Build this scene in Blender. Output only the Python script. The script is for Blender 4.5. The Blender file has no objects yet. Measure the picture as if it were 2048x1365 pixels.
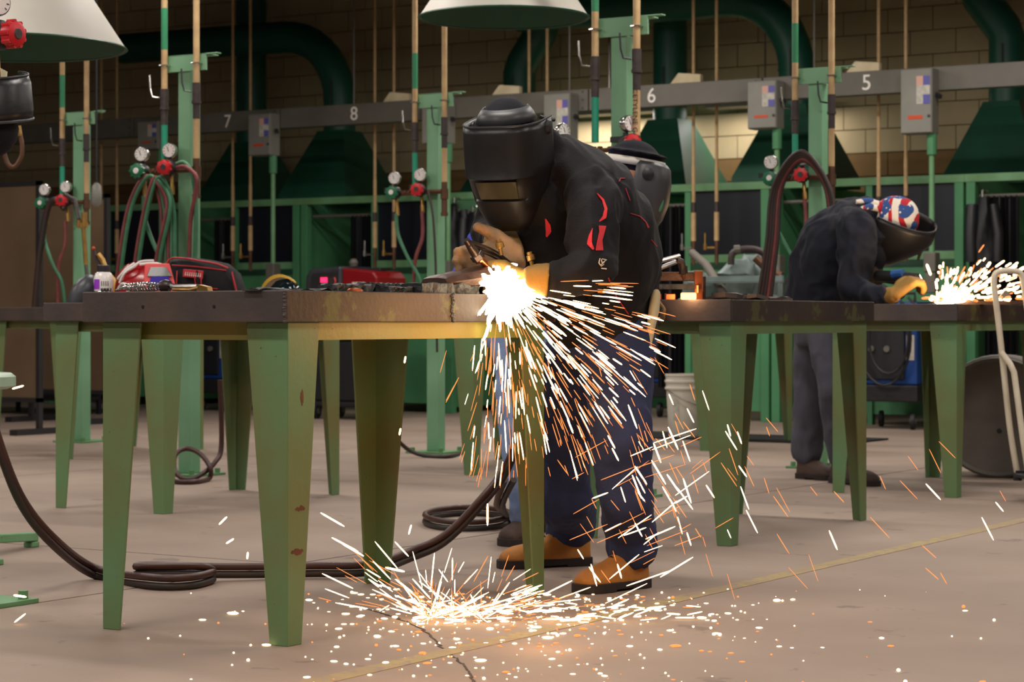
import bpy, math, random
from mathutils import Vector, Matrix, noise
from mathutils.bvhtree import BVHTree

S = bpy.context.scene
COL = S.collection
V = Vector
R = math.radians
rnd = random.Random(7)

# ------------------------------------------------------------------ camera
# The room is axis aligned: x runs along the back wall, y towards it.
# The camera stands at the origin, 0.79 m high, turned 32 degrees to the left.
F, HC, HOR, TURN = 4437.0, 0.79, 640.0, R(32)
CT, ST = math.cos(TURN), math.sin(TURN)
cam_d = bpy.data.cameras.new('camera')
cam = bpy.data.objects.new('camera', cam_d)
COL.objects.link(cam)
cam.location = (0, 0, HC)
cam.rotation_euler = (R(90), 0, TURN)
cam_d.sensor_width = 36.0
cam_d.lens = 36.0 * F / 2048.0
cam_d.shift_y = -(682.5 - HOR) / 2048.0
cam_d.clip_end = 100
cam_d.dof.use_dof = True
cam_d.dof.focus_distance = 5.9
cam_d.dof.aperture_fstop = 8.5
S.camera = cam

# ------------------------------------------------------------------ light
S.view_settings.view_transform = 'Standard'
S.view_settings.look = 'None'
S.view_settings.gamma = 1.0
S.view_settings.use_curve_mapping = False
S.view_settings.exposure = 0.0
w = bpy.data.worlds.new('world'); S.world = w
w.use_nodes = True
w.node_tree.nodes['Background'].inputs[0].default_value = (0.92, 0.95, 1.0, 1)
w.node_tree.nodes['Background'].inputs[1].default_value = 0.035
LAMP_Z = 3.35
LAMP_W = 47.0
LAMP_COL = (1.0, 0.93, 0.86)
LAMPS = [(x, y) for y in (-0.6, 2.4, 5.4, 8.4, 11.4) for x in (-10.4, -7.0, -3.6, -0.2)] + [(-8.4, 13.3), (-5.2, 13.3)]

# ------------------------------------------------------------------ helpers
def W(X, d, z):
    return V((CT*X - ST*d, ST*X + CT*d, z))
def at(px, py, d):
    return W((px-1024.0)/F*d, d, HC + (HOR-py)/F*d)
def fl(px, py, z=0.0):
    d = F*(HC-z)/(py-HOR)
    return W((px-1024.0)/F*d, d, z)
def aty(px, py, y):
    """the point on the plane y (parallel to the back wall) seen at a pixel"""
    t = (px-1024.0)/F
    d = y/(ST*t + CT)
    return at(px, py, d)
RIGHT = V((CT, ST, 0)); FWD = V((-ST, CT, 0)); UP = V((0, 0, 1))
PXM = lambda d: F/d

def lin(h):
    h = h.lstrip('#')
    o = []
    for i in (0, 2, 4):
        x = int(h[i:i+2], 16)/255.0
        o.append(x/12.92 if x <= 0.04045 else ((x+0.055)/1.055)**2.4)
    return (o[0], o[1], o[2], 1.0)

def mk(name, c1, c2=None, scale=6.0, rough=0.6, metal=0.0, bump=0.0, bscale=60.0,
       wear=None, wearcol='3a2a20', wscale=14.0, stretch=None, spec=0.5, sheen=0.0, emit=None, estr=0.0, detail=4.0):
    m = bpy.data.materials.new(name); m.use_nodes = True
    nt = m.node_tree; N = nt.nodes; L = nt.links
    b = N['Principled BSDF']
    b.inputs['Roughness'].default_value = rough
    b.inputs['Metallic'].default_value = metal
    b.inputs['Specular IOR Level'].default_value = spec
    b.inputs['Base Color'].default_value = lin(c1)
    b.inputs['Sheen Weight'].default_value = sheen
    if emit:
        b.inputs['Emission Color'].default_value = lin(emit)
        b.inputs['Emission Strength'].default_value = estr
    tc = None
    if c2 or wear is not None or bump:
        tc = N.new('ShaderNodeTexCoord')
        mp = N.new('ShaderNodeMapping')
        L.new(tc.outputs['Object'], mp.inputs[0])
        if stretch: mp.inputs['Scale'].default_value = stretch
    col = None
    if c2:
        n = N.new('ShaderNodeTexNoise'); n.inputs['Scale'].default_value = scale; n.inputs['Detail'].default_value = detail
        L.new(mp.outputs[0], n.inputs['Vector'])
        r = N.new('ShaderNodeValToRGB')
        r.color_ramp.elements[0].position = 0.35; r.color_ramp.elements[1].position = 0.68
        r.color_ramp.elements[0].color = lin(c1); r.color_ramp.elements[1].color = lin(c2)
        L.new(n.outputs[0], r.inputs[0]); col = r.outputs[0]
    if wear is not None:
        n = N.new('ShaderNodeTexNoise'); n.inputs['Scale'].default_value = wscale; n.inputs['Detail'].default_value = 8
        n.inputs['Roughness'].default_value = 0.65
        L.new(mp.outputs[0], n.inputs['Vector'])
        r = N.new('ShaderNodeValToRGB')
        r.color_ramp.elements[0].position = wear; r.color_ramp.elements[1].position = wear+0.03
        r.color_ramp.elements[0].color = (0, 0, 0, 1); r.color_ramp.elements[1].color = (1, 1, 1, 1)
        L.new(n.outputs[0], r.inputs[0])
        mx = N.new('ShaderNodeMix'); mx.data_type = 'RGBA'
        L.new(r.outputs[0], mx.inputs[0])
        if col: L.new(col, mx.inputs[6])
        else: mx.inputs[6].default_value = lin(c1)
        mx.inputs[7].default_value = lin(wearcol)
        col = mx.outputs[2]
    if col: L.new(col, b.inputs['Base Color'])
    if bump:
        n = N.new('ShaderNodeTexNoise'); n.inputs['Scale'].default_value = bscale; n.inputs['Detail'].default_value = 5
        L.new(mp.outputs[0], n.inputs['Vector'])
        bp = N.new('ShaderNodeBump'); bp.inputs['Strength'].default_value = bump; bp.inputs['Distance'].default_value = 0.01
        L.new(n.outputs[0], bp.inputs['Height']); L.new(bp.outputs[0], b.inputs['Normal'])
    return m

def glow(name, c, s):
    m = bpy.data.materials.new(name); m.use_nodes = True
    b = m.node_tree.nodes['Principled BSDF']
    b.inputs['Base Color'].default_value = (0, 0, 0, 1)
    b.inputs['Emission Color'].default_value = lin(c)
    b.inputs['Emission Strength'].default_value = s
    m.cycles.emission_sampling = 'NONE'
    return m

ORG = {}
class MB:
    """collects shapes in world coordinates, build() links them as ONE mesh object"""
    def __init__(s): s.v = []; s.f = []; s.mi = []; s.cur = 0
    def add(s, vs, fs):
        o = len(s.v); s.v += [V(p) for p in vs]
        for f in fs: s.f.append(tuple(i+o for i in f)); s.mi.append(s.cur)
        return s
    def box(s, c, size, M=None):
        c = V(c); h = V(size)/2; vs = []
        for x in (-1, 1):
            for y in (-1, 1):
                for z in (-1, 1):
                    p = V((x*h.x, y*h.y, z*h.z))
                    if M is not None: p = M @ p
                    vs.append(c+p)
        return s.add(vs, [(0,1,3,2),(4,6,7,5),(0,4,5,1),(2,3,7,6),(0,2,6,4),(1,5,7,3)])
    def b2(s, lo, hi):
        lo = V(lo); hi = V(hi)
        return s.box((lo+hi)/2, hi-lo)
    def bar(s, p0, p1, w, h, up=(0,0,1)):
        p0 = V(p0); p1 = V(p1); t = (p1-p0); ln = t.length; t = t.normalized()
        sd = t.cross(V(up))
        if sd.length < 1e-4: sd = t.cross(V((1,0,0)))
        sd.normalize(); u = sd.cross(t)
        M = Matrix((t, sd, u)).transposed()
        return s.box((p0+p1)/2, (ln, w, h), M)
    def tube(s, pts, r, seg=8, cap=True, flat=None):
        pts = [V(p) for p in pts]; n = len(pts)
        rs = list(r) if isinstance(r, (list, tuple)) else [r]*n
        t0 = (pts[1]-pts[0]).normalized()
        ref = V((0,0,1)) if abs(t0.z) < 0.9 else V((1,0,0))
        nr = t0.cross(ref).normalized()
        rings = []
        for i in range(n):
            a = pts[max(0,i-1)]; b = pts[min(n-1,i+1)]
            t = (b-a).normalized()
            nr = (nr - t*nr.dot(t))
            if nr.length < 1e-5: nr = t.cross(V((1,0.3,0.2)))
            nr.normalize(); bi = t.cross(nr)
            rings.append([pts[i] + (nr*math.cos(k*2*math.pi/seg) + bi*math.sin(k*2*math.pi/seg))*rs[i] for k in range(seg)])
        return s.rings(rings, cap)
    def rings(s, rings, cap=True, closed=True):
        n = len(rings); k = len(rings[0]); vs = [p for rg in rings for p in rg]; fs = []
        for i in range(n-1):
            for j in range(k if closed else k-1):
                a = i*k+j; b = i*k+(j+1) % k
                fs.append((a, b, b+k, a+k))
        if cap and closed:
            fs.append(tuple(range(k-1, -1, -1))); fs.append(tuple((n-1)*k+j for j in range(k)))
        return s.add(vs, fs)
    def lathe(s, prof, o, ax=(0,0,1), seg=16, cap=True):
        o = V(o); ax = V(ax).normalized()
        ref = V((0,0,1)) if abs(ax.z) < 0.9 else V((1,0,0))
        a = ax.cross(ref).normalized(); b = ax.cross(a)
        return s.rings([[o + ax*h + (a*math.cos(k*2*math.pi/seg)+b*math.sin(k*2*math.pi/seg))*max(r,1e-4) for k in range(seg)] for r, h in prof], cap)
    def cyl(s, p0, p1, r, seg=12):
        return s.tube([p0, p1], r, seg)
    def prism(s, poly, vec):
        vec = V(vec); poly = [V(p) for p in poly]; n = len(poly)
        fs = [tuple(range(n-1,-1,-1)), tuple(range(n, 2*n))]
        for i in range(n): fs.append((i, (i+1) % n, n+(i+1) % n, n+i))
        return s.add(poly+[p+vec for p in poly], fs)
    def ell(s, c, ax, seg=12, rg=8):
        """ellipsoid, ax = three axis vectors"""
        c = V(c); ax = [V(a) for a in ax]; rings = []
        for i in range(rg+1):
            th = math.pi*(i+0.02)/(rg+0.04)
            rings.append([c + ax[2]*math.cos(th) + (ax[0]*math.cos(k*2*math.pi/seg)+ax[1]*math.sin(k*2*math.pi/seg))*math.sin(th) for k in range(seg)])
        return s.rings(rings)
    def body(s, secs, side, seg=16):
        """loft of ellipses: secs = (centre, half size across, half size along side)"""
        side = V(side).normalized(); n = len(secs); rings = []
        for i in range(n):
            a = V(secs[max(0,i-1)][0]); b = V(secs[min(n-1,i+1)][0])
            t = (b-a).normalized(); sd = (side - t*side.dot(t)).normalized(); ac = t.cross(sd)
            c, ra, rb = secs[i]
            rings.append([V(c)+ac*math.cos(k*2*math.pi/seg)*ra + sd*math.sin(k*2*math.pi/seg)*rb for k in range(seg)])
        return s.rings(rings)
    def build(s, name, mat, parent=None, loc=None, smooth=None, bevel=0.0, kind=None):
        L = ORG.get(parent) if parent is not None else V(loc) if loc is not None else V((0,0,0))
        me = bpy.data.meshes.new(name)
        me.from_pydata([tuple(p-L) for p in s.v], [], s.f)
        for m in (mat if isinstance(mat, (list, tuple)) else [mat]): me.materials.append(m)
        if any(s.mi): me.polygons.foreach_set('material_index', s.mi)
        import bmesh
        bm = bmesh.new(); bm.from_mesh(me); bmesh.ops.recalc_face_normals(bm, faces=bm.faces); bm.to_mesh(me); bm.free()
        if smooth:
            me.polygons.foreach_set('use_smooth', [True]*len(me.polygons))
            me.set_sharp_from_angle(angle=R(smooth))
        o = bpy.data.objects.new(name, me); COL.objects.link(o)
        if parent is not None: o.parent = parent
        else: o.location = L
        ORG[o] = L
        if bevel:
            b = o.modifiers.new('bevel', 'BEVEL'); b.width = bevel; b.segments = 2; b.limit_method = 'ANGLE'; b.angle_limit = R(40)
        if kind: o['kind'] = kind
        return o

def tag(o, label, cat, group=None):
    o['label'] = label; o['category'] = cat
    if group: o['group'] = group
    return o
def thing(name, label, cat, loc, group=None):
    o = bpy.data.objects.new(name, None); COL.objects.link(o); o.location = V(loc); ORG[o] = V(loc)
    o.empty_display_size = 0.1
    return tag(o, label, cat, group)
def part(o, label):
    o['label'] = label; return o
def catmull(pts, n=6):
    pts = [V(p) for p in pts]; P = [pts[0]]+pts+[pts[-1]]; out = []
    for i in range(1, len(P)-2):
        for k in range(n):
            t = k/n; a, b, c, d = P[i-1], P[i], P[i+1], P[i+2]
            out.append(0.5*((2*b)+(c-a)*t+(2*a-5*b+4*c-d)*t*t+(3*b-a-3*c+d)*t*t*t))
    out.append(pts[-1]); return out
def blob(name, mb, mat, parent, voxel=0.012, smooth=6, amp=0.0, fscale=9.0, stretch=(1,1,1), ridge=False):
    """joins overlapping closed shapes into one continuous skin, with folds"""
    L = ORG[parent]
    me = bpy.data.meshes.new('tmp'); me.from_pydata([tuple(p-L) for p in mb.v], [], mb.f)
    import bmesh
    bm = bmesh.new(); bm.from_mesh(me); bmesh.ops.recalc_face_normals(bm, faces=bm.faces); bm.to_mesh(me); bm.free()
    t = bpy.data.objects.new('tmp', me); COL.objects.link(t)
    rm = t.modifiers.new('r', 'REMESH'); rm.mode = 'VOXEL'; rm.voxel_size = voxel; rm.adaptivity = 0
    sm = t.modifiers.new('s', 'SMOOTH'); sm.factor = 0.5; sm.iterations = smooth
    dg = bpy.context.evaluated_depsgraph_get(); dg.update()
    out = bpy.data.meshes.new_from_object(t.evaluated_get(dg))
    bpy.data.objects.remove(t); bpy.data.meshes.remove(me)
    out.name = name
    if amp:
        co = [v.co.copy() for v in out.vertices]; nn = [v.normal.copy() for v in out.vertices]
        for v, c, n in zip(out.vertices, co, nn):
            q = V((c.x*stretch[0], c.y*stretch[1], c.z*stretch[2]))*fscale
            h = noise.noise(q) + 0.5*noise.noise(q*2.1+V((5,1,3)))
            if ridge:
                w_ = q + 0.9*V((noise.noise(q*.6+V((9, 0, 0))), noise.noise(q*.6+V((0, 7, 0))), noise.noise(q*.6+V((0, 0, 3)))))
                h = (0.55-abs(noise.noise(w_))*2.2) + 0.5*(0.4-abs(noise.noise(w_*2.2+V((3, 8, 1))))*1.8) + 0.3*noise.noise(q*.5)
            v.co = c + n*h*amp
    out.materials.clear(); out.materials.append(mat)
    out.polygons.foreach_set('use_smooth', [True]*len(out.polygons))
    o = bpy.data.objects.new(name, out); COL.objects.link(o); o.parent = parent; ORG[o] = L
    return o
def textmesh(txt, size, name, mat, M, parent, extrude=0.002):
    cu = bpy.data.curves.new('t', 'FONT'); cu.body = txt; cu.size = size; cu.extrude = extrude
    cu.align_x = 'CENTER'; cu.align_y = 'CENTER'
    t = bpy.data.objects.new('t', cu); COL.objects.link(t)
    dg = bpy.context.evaluated_depsgraph_get(); dg.update()
    me = bpy.data.meshes.new_from_object(t.evaluated_get(dg))
    bpy.data.objects.remove(t); bpy.data.curves.remove(cu)
    L = ORG[parent]
    me.transform(Matrix.Translation(-L) @ M); me.materials.clear(); me.materials.append(mat); me.name = name
    o = bpy.data.objects.new(name, me); COL.objects.link(o); o.parent = parent; ORG[o] = L
    return o

# ------------------------------------------------------------------ materials
M = {}
def mm(k, *a, **kw): M[k] = mk(k, *a, **kw)
mm('green', '6f9f74', '5f8a58', 5, 0.5, bump=0.08, wear=0.71, wearcol='2d3322', wscale=26)
mm('table_green', '5f8459', '6c693b', 2.6, 0.5, bump=0.06, wear=0.685, wearcol='2f2c1c', wscale=34)
mm('post_green', '7fae8a', '6e9f78', 3, 0.5, bump=0.05, wear=0.74, wearcol='b27a50', wscale=7)
mm('booth_green', '4f8f61', '447f55', 2, 0.55, wear=0.75, wearcol='2b4230', wscale=9)
mm('duct_green', '185240', '1a5643', 2, 0.45)
mm('hood_green', '1f563f', '184a36', 3, 0.5)
mm('steel', '4b4240', '5b4d45', 5, 0.5, 0.35, bump=0.15, bscale=40, wear=0.68, wearcol='2a2422', wscale=18)
mm('steel_paint', '2a2220', '3d2d25', 3.0, 0.6, 0.15, bump=0.12, wear=0.55, wearcol='4a4a26', wscale=6)
mm('apron_olive', '7d7f3e', '8a7a3a', 4, 0.5, bump=0.08, wear=0.66, wearcol='3d321e', wscale=16)
mm('floor', '9a8779', '8a776a', 1.2, 0.75, bump=0.1, bscale=30, wear=0.62, wearcol='7c6b60', wscale=4, detail=8)
mm('joint', '55493f', '463b33', 8, 0.9)
mm('yellow_paint', 'a8935f', '998468', 9, 0.7, wear=0.53, wearcol='93806f', wscale=26)
mm('rust', '6e3a22', '542c1c', 30, 0.8)
mm('block_cream', 'cbb88f', 'bda983', 3, 0.8, bump=0.2, bscale=50)
mm('block_tan', '8a6a3c', '7c5e36', 3, 0.8, bump=0.2, bscale=50)
mm('mortar', '8d7d62', '7d6d55', 6, 0.9)
mm('dark_ceiling', '20201f', '191919', 2, 0.9)
mm('beam_grey', '6a665d', '605c54', 4, 0.5, 0.1)
mm('box_grey', '86847b', '7d7b73', 5, 0.5, 0.1)
mm('black_gap', '0c0c0c', None, rough=0.9)
mm('white_paint', 'f6f2e8', None, rough=0.6)
mm('hood_white', 'd8d2c6', 'cbc5ba', 3, 0.6)
mm('hood_inside', '14543a', '10482f', 3, 0.5)
mm('pipe_tan', 'c8a878', 'b08f66', 12, 0.6, wear=0.68, wearcol='7d6144', wscale=20)
mm('pipe_green', '2f8a5c', '277a52', 8, 0.5)
mm('pipe_teal', '1f9a78', '2a8a70', 8, 0.45)
mm('valve', '3f3636', '4b403d', 14, 0.55, 0.4, bump=0.2)
mm('brass', 'c09a55', '9a7440', 16, 0.35, 0.8)
mm('bronze', '6a4a36', '55392a', 12, 0.5, 0.5)
mm('chrome', 'd0ccc8', 'b0aaa6', 8, 0.2, 0.95)
mm('gauge_face', 'e6e0dc', None, rough=0.4)
mm('knob_red', 'd01824', 'b8121c', 10, 0.35)
mm('knob_green', '0f6a45', '0c5a3a', 10, 0.35)
mm('black_plastic', '1b1a1c', '242326', 10, 0.45)
mm('hose_red', '7f3c3b', '6c3032', 20, 0.55)
mm('hose_green', '3f7a58', '356a4b', 20, 0.55)
mm('hose_dark', '3a2523', '2b2a24', 10, 0.5)
mm('hose_brown', '4a2a22', '3a201b', 10, 0.45)
mm('screen_brown', '6f5a42', '604c38', 2, 0.7)
mm('dark_panel', '161a24', '10131b', 2, 0.35)
mm('dark_green', '1f4a30', '1a4029', 2, 0.6)
mm('curtain', '1c1c1f', '131316', 5, 0.5)
mm('jacket_black', '191619', '110f11', 6, 0.75, bump=0.25, bscale=260, sheen=0.03, spec=0.2)
mm('hoodie', '20222c', '191b23', 6, 0.85, bump=0.25, bscale=220, sheen=0.03, spec=0.2)
mm('denim', '2b3358', '232a49', 9, 0.9, bump=0.3, bscale=300, wear=0.66, wearcol='3a426a', wscale=5)
mm('denim_light', '8fa5cc', '7188b4', 7, 0.9, bump=0.3, bscale=300)
mm('denim_grey', '4d4b56', '3f3e48', 6, 0.9, bump=0.3, bscale=260)
mm('boot_tan', 'b87a34', 'a2672a', 10, 0.75, bump=0.2, bscale=90)
mm('boot_brown', '4e382c', '3e2c24', 10, 0.7, bump=0.2, bscale=90)
mm('sole', '2e2220', '241b19', 10, 0.8)
mm('glove_yellow', '94702e', '7d5c26', 8, 0.8, bump=0.25, bscale=120)
mm('glove_tan', 'b08c68', '94704e', 12, 0.8, bump=0.25, bscale=120)
mm('glove_dark', '4a3a26', '37301f', 8, 0.85, bump=0.25, bscale=120)
mm('helmet_black', '161415', '1c1a1b', 8, 0.38, bump=0.05)
mm('helmet_grey', '3a3a3c', '323234', 6, 0.45)
mm('cap_dark', '17171d', '1e1e25', 9, 0.85, bump=0.2, bscale=200, spec=0.25)
mm('lens', '2e2c20', '4a4838', 3, 0.1, spec=0.9)
mm('skin', 'b87a62', 'a86a54', 6, 0.6)
mm('shirt_blue', '3a46c8', '2f3aa8', 5, 0.85, bump=0.2, bscale=200)
mm('decal_red', 'd81420', None, rough=0.6)
mm('piping_red', '9c1424', None, rough=0.6)
mm('logo_white', 'd8ccb8', None, rough=0.6)
mm('bag_black', '1a191b', '131214', 8, 0.75, bump=0.3, bscale=160, spec=0.25)
mm('trim_red', 'b81820', None, rough=0.5)
mm('shell_red', 'a80f18', '8c0c14', 3, 0.25)
mm('shell_white', 'e8e2dc', None, rough=0.25)
mm('frame_red', 'e04848', None, rough=0.35)
mm('glass_grey', '3c403c', '4a4a44', 5, 0.15)
mm('glass_blue', '3a1fb0', '2c1a90', 5, 0.15)
mm('label_purple', '9a3ac8', None, rough=0.4)
mm('can_grey', '3a3a40', '48484e', 6, 0.4, 0.3)
mm('shield_yellow', 'd8a834', 'e0b850', 4, 0.35)
mm('shield_dark', '0d1a20', '12232a', 4, 0.1)
mm('machine_red', '8c1018', '7a0e14', 3, 0.35)
mm('machine_dark', '222022', '2a282a', 4, 0.5)
mm('machine_blue', '123f86', '0f3470', 4, 0.5)
mm('machine_black', '141416', '1c1c20', 4, 0.6)
mm('orange_label', 'c8481e', None, rough=0.5)
mm('label_pink', 'd0a090', None, rough=0.5)
mm('label_blue', '5a58a0', None, rough=0.5)
mm('label_grey', 'c8c4b8', 'a8a498', 30, 0.5)
mm('slag', '3b3c3e', '1f1f20', 22, 0.55, 0.4, bump=0.8, bscale=40, wear=0.64, wearcol='585652', wscale=40)
mm('hot_steel', '5c4438', '4a362c', 8, 0.4, 0.6, bump=0.2)
mm('copper', 'c8744c', 'a85c38', 12, 0.3, 0.9)
mm('torch_black', '332c2a', '453a36', 16, 0.35, 0.6)
mm('bucket_white', 'd6cfc0', 'c8c0b0', 4, 0.5)
mm('drum_grey', '6c645c', '5e564f', 4, 0.7, bump=0.15, bscale=30)
mm('tube_cream', 'ddd2bd', 'c8bba5', 8, 0.45)
mm('stool_green', '9fb49c', '8aa488', 6, 0.4)
mm('cast_grey', '71807c', '5c6a68', 8, 0.5, 0.2, bump=0.2, bscale=30)
mm('rag_blue', '2a60a8', '234f8c', 8, 0.8)
mm('rubber_mat', '171514', '201d1b', 8, 0.8)
mm('wood_tan', 'a07a4a', '8a683e', 8, 0.7)
mm('paper', 'd8caa8', 'c6b690', 8, 0.8)
G_WHITE = glow('spark_white', 'ffd9a4', 6.0)
G_ORANGE = glow('spark_orange', 'ff8a44', 1.7)
G_CORE = glow('flame_white', 'ffe6c0', 14.0)
G_RED = glow('display_red', 'ff2a5a', 2.5)
# ------------------------------------------------------------------ setting
def struct(o): o['kind'] = 'structure'; return o
fo = MB().b2((-26, -4, -0.1), (9, 24, -0.006)).build('floor', M['joint']); struct(fo)
us = [-4.4+3.66*k for k in range(-5, 4)]; ns = [5.7+3.66*k for k in range(-2, 6)]
for i in range(len(us)-1):
    rows_ = ns if us[i] < -4.5 else [n_ for n_ in ns if abs(n_-5.7) > .1]
    for j in range(len(rows_)-1):
        g = 0.005
        MB().b2((us[i]+g, rows_[j]+g, -0.09), (us[i+1]-g, rows_[j+1]-g, 0.0)).build('slab', M['floor'], fo)
# painted line along the floor
o = MB().b2((-2.955, 2.5, 0.0), (-2.89, 14.0, 0.0015)).build('painted_line', M['yellow_paint']); struct(o); o.name = 'trim_1'
# hairline crack crossing the painted line
cr = [(720, 1215), (790, 1235), (850, 1262), (890, 1300), (930, 1335), (960, 1380)]
mbx = MB(); pts = [fl(*p) for p in cr]
for a, b in zip(pts, pts[1:]):
    n = 6
    for k in range(n):
        p = a.lerp(b, k/n); q = a.lerp(b, (k+1)/n)
        p = p + V((rnd.uniform(-.008, .008), rnd.uniform(-.008, .008), 0)); q = q + V((0, 0, 0))
        mbx.bar(p+V((0, 0, .0008)), q+V((0, 0, .0008)), 0.005, 0.0012)
mbx.build('crack', M['joint'], fo)

WALL_Y = 17.5
wb = MB().b2((-26, WALL_Y+0.02, 0), (4, WALL_Y+0.2, 5.0)).build('wall_back', M['mortar']); struct(wb)
blk = {}
def block(k, x0, x1, z, mat):
    key = (round(x1-x0, 3), mat)
    if key not in blk:
        b = MB(); b.b2((-(x1-x0)/2+.004, -0.02, .004), ((x1-x0)/2-.004, 0.04, .196))
        me = b.build('block', M[mat]); blk[key] = me.data; bpy.data.objects.remove(me)
    o = bpy.data.objects.new('block', blk[key]); COL.objects.link(o); o.parent = wb
    o.location = ((x0+x1)/2, WALL_Y+0.0, z)
rest = [MB(), MB()]
cnt = 0
for row in range(25):
    z = 0.2*row
    mat = 'block_tan' if z < 2.19 else 'block_cream'
    off = 0.2*(row % 2)
    for c in range(75):
        x0 = -26+0.4*c+off
        if 1.75 < z < 3.5 and -17.6 < x0 < -5.6 and cnt < 299:
            block(0, x0, x0+0.4, z, mat); cnt += 1
        else:
            rest[0 if z < 2.19 else 1].b2((x0+.004, WALL_Y-.02, z+.004), (x0+.396, WALL_Y+.04, z+.196))
for b, m in zip(rest, ('block_tan', 'block_cream')):
    b.build('blockwork', M[m], wb, kind='stuff')
struct(MB().b2((-26, -4, 5.0), (9, 24, 5.2)).build('ceiling', M['dark_ceiling']))

# lamps under the ceiling
for i, (x, y) in enumerate(LAMPS):
    rown = ('sixth', 'fifth', 'fourth', 'third', 'second', 'first')[i//4]
    t = thing('ceiling_light', 'grey strip light above the picture, %s row from the back, %s from left' % (rown, ('first', 'second', 'third', 'fourth')[i % 4]), 'lamp', (x, y, LAMP_Z+.02), 'strip lights under the ceiling')
    h = MB()
    h.prism([(x-.75, y-.16, LAMP_Z+.02), (x-.75, y+.16, LAMP_Z+.02), (x-.75, y+.08, LAMP_Z+.14), (x-.75, y-.08, LAMP_Z+.14)], (1.5, 0, 0))
    h.build('housing', M['box_grey'], t)
    r = MB()
    for sx in (-.6, .6): r.cyl((x+sx, y, LAMP_Z+.14), (x+sx, y, 5.0), .008, 6)
    r.build('hanger', M['chrome'], t)
    ld = bpy.data.lights.new('tube_light', 'AREA'); ld.shape = 'RECTANGLE'; ld.size = 1.4; ld.size_y = 0.26
    ld.energy = LAMP_W; ld.color = LAMP_COL
    lo = bpy.data.objects.new('tube_light', ld); COL.objects.link(lo); lo.location = (0, 0, -.025); lo.parent = t

# shaded work lights hidden behind the bus duct
for xa, xb, en, lab in ((-10.25, -9.15, 17, 'shaded work light behind the bus duct, left of the white number six'), (-8.7, -7.65, 9, 'shaded work light behind the bus duct, right of the white number six')):
    xm = (xa+xb)/2
    t = thing('booth_light', lab, 'lamp', (xm, 17.15, 2.64), 'work lights behind the bus duct')
    MB().prism([(xa, 17.03, 2.61), (xa, 17.27, 2.61), (xa, 17.2, 2.69), (xa, 17.1, 2.69)], (xb-xa, 0, 0)).build('housing', M['box_grey'], t)
    MB().cyl((xm, 17.15, 2.69), (xm, 17.15, 5.0), .008, 6).build('hanger', M['chrome'], t)
    ld = bpy.data.lights.new('tube_light', 'AREA'); ld.shape = 'RECTANGLE'; ld.size = xb-xa-.05; ld.size_y = .2; ld.energy = en; ld.color = LAMP_COL
    lo = bpy.data.objects.new('tube_light', ld); COL.objects.link(lo); lo.location = (0, 0, -.035); lo.parent = t
# ------------------------------------------------------------------ welding booths
BY = 15.6
PX = [-14.99, -13.46, -11.93, -10.40, -8.87, -7.38, -5.81, -4.28]
BTOP = 1.86
names = ['at the far left behind the brown screens', 'left, behind the many hoses', 'behind the red power source',
         'behind the hanging black coats', 'behind the bent welder with the red flames', 'behind the worker in the hoodie', 'at the right edge behind the hand truck']
for i in range(len(PX)-1):
    x0, x1 = PX[i], PX[i+1]
    xm = x0 + 0.52*(x1-x0)
    t = thing('welding_booth', 'green steel welding booth with dark panel ' + names[i], 'booth', (x0, BY, 0), 'row of welding booths')
    for xx in (x0+.045, x1-.045):
        MB().b2((xx-.035, BY-.035, 0), (xx+.035, BY+.035, BTOP)).build('post', M['booth_green'], t, bevel=.004)
    MB().b2((xm-.025, BY-.03, 0), (xm+.025, BY+.03, BTOP-.06)).build('post', M['booth_green'], t)
    MB().b2((x0, BY-.04, BTOP-.06), (x1, BY+.04, BTOP)).build('top_rail', M['green'], t, bevel=.004)
    MB().cyl((x0+.08, BY+.06, BTOP-.16), (xm, BY+.06, BTOP-.16), .014, 8).build('curtain_rail', M['beam_grey'], t)
    p = MB().b2((xm+.025, BY, 1.30), (x1-.08, BY+.012, BTOP-.06)).build('tinted_panel', M['dark_panel'], t)
    part(p, 'dark tinted upper panel')
    MB().b2((xm+.025, BY-.02, 1.24), (x1-.08, BY+.02, 1.30)).build('trim', M['green'], t)
    MB().b2((xm+.025, BY-.008, .08), (x1-.08, BY+.01, 1.19)).build('lower_panel', M['booth_green'], t)
    MB().b2((xm+.025, BY-.02, 1.19), (x1-.08, BY+.012, 1.24)).build('rail', M['dark_green'], t)
    MB().b2((x0-.01, BY+.05, .05), (x0+.02, WALL_Y-.03, BTOP)).build('partition', M['booth_green'], t)
    MB().b2((x0+.02, WALL_Y-.06, .05), (x1-.02, WALL_Y-.03, BTOP-.02)).build('back_panel', M['booth_green'], t)
    # bunched curtain at the right side of the opening, hanging from the rail
    def curtain(cx, w, z0, z1, y, lab, mat='curtain'):
        n = 28; top = []; bot = []
        for k in range(n+1):
            x = cx - w/2 + w*k/n
            dy = 0.035*math.sin(k*1.35) + 0.012*math.sin(k*3.1)
            top.append(V((x, y+dy*.6, z1))); bot.append(V((x+.01*math.sin(k*2.), y+dy*1.2, z0)))
        c = MB(); mid = [a.lerp(b, .5)+V((0, .01*math.sin(q), 0)) for q, (a, b) in enumerate(zip(top, bot))]
        back = lambda L_: [p+V((0, .012, 0)) for p in reversed(L_)]
        c.rings([top+back(top), mid+back(mid), bot+back(bot)])
        o = c.build('curtain', M[mat], None, (cx, y, z0), smooth=60)
        tag(o, lab, 'curtain', 'booth curtains'); return o
    if i in (0, 1, 2, 4, 5, 6):
        w = 0.26 if i != 5 else .3
        cx = xm-.18 if i != 6 else x0+.25
        curtain(cx, w, .25, BTOP-.16, BY+.06, 'dark bunched curtain in the booth ' + names[i])

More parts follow.
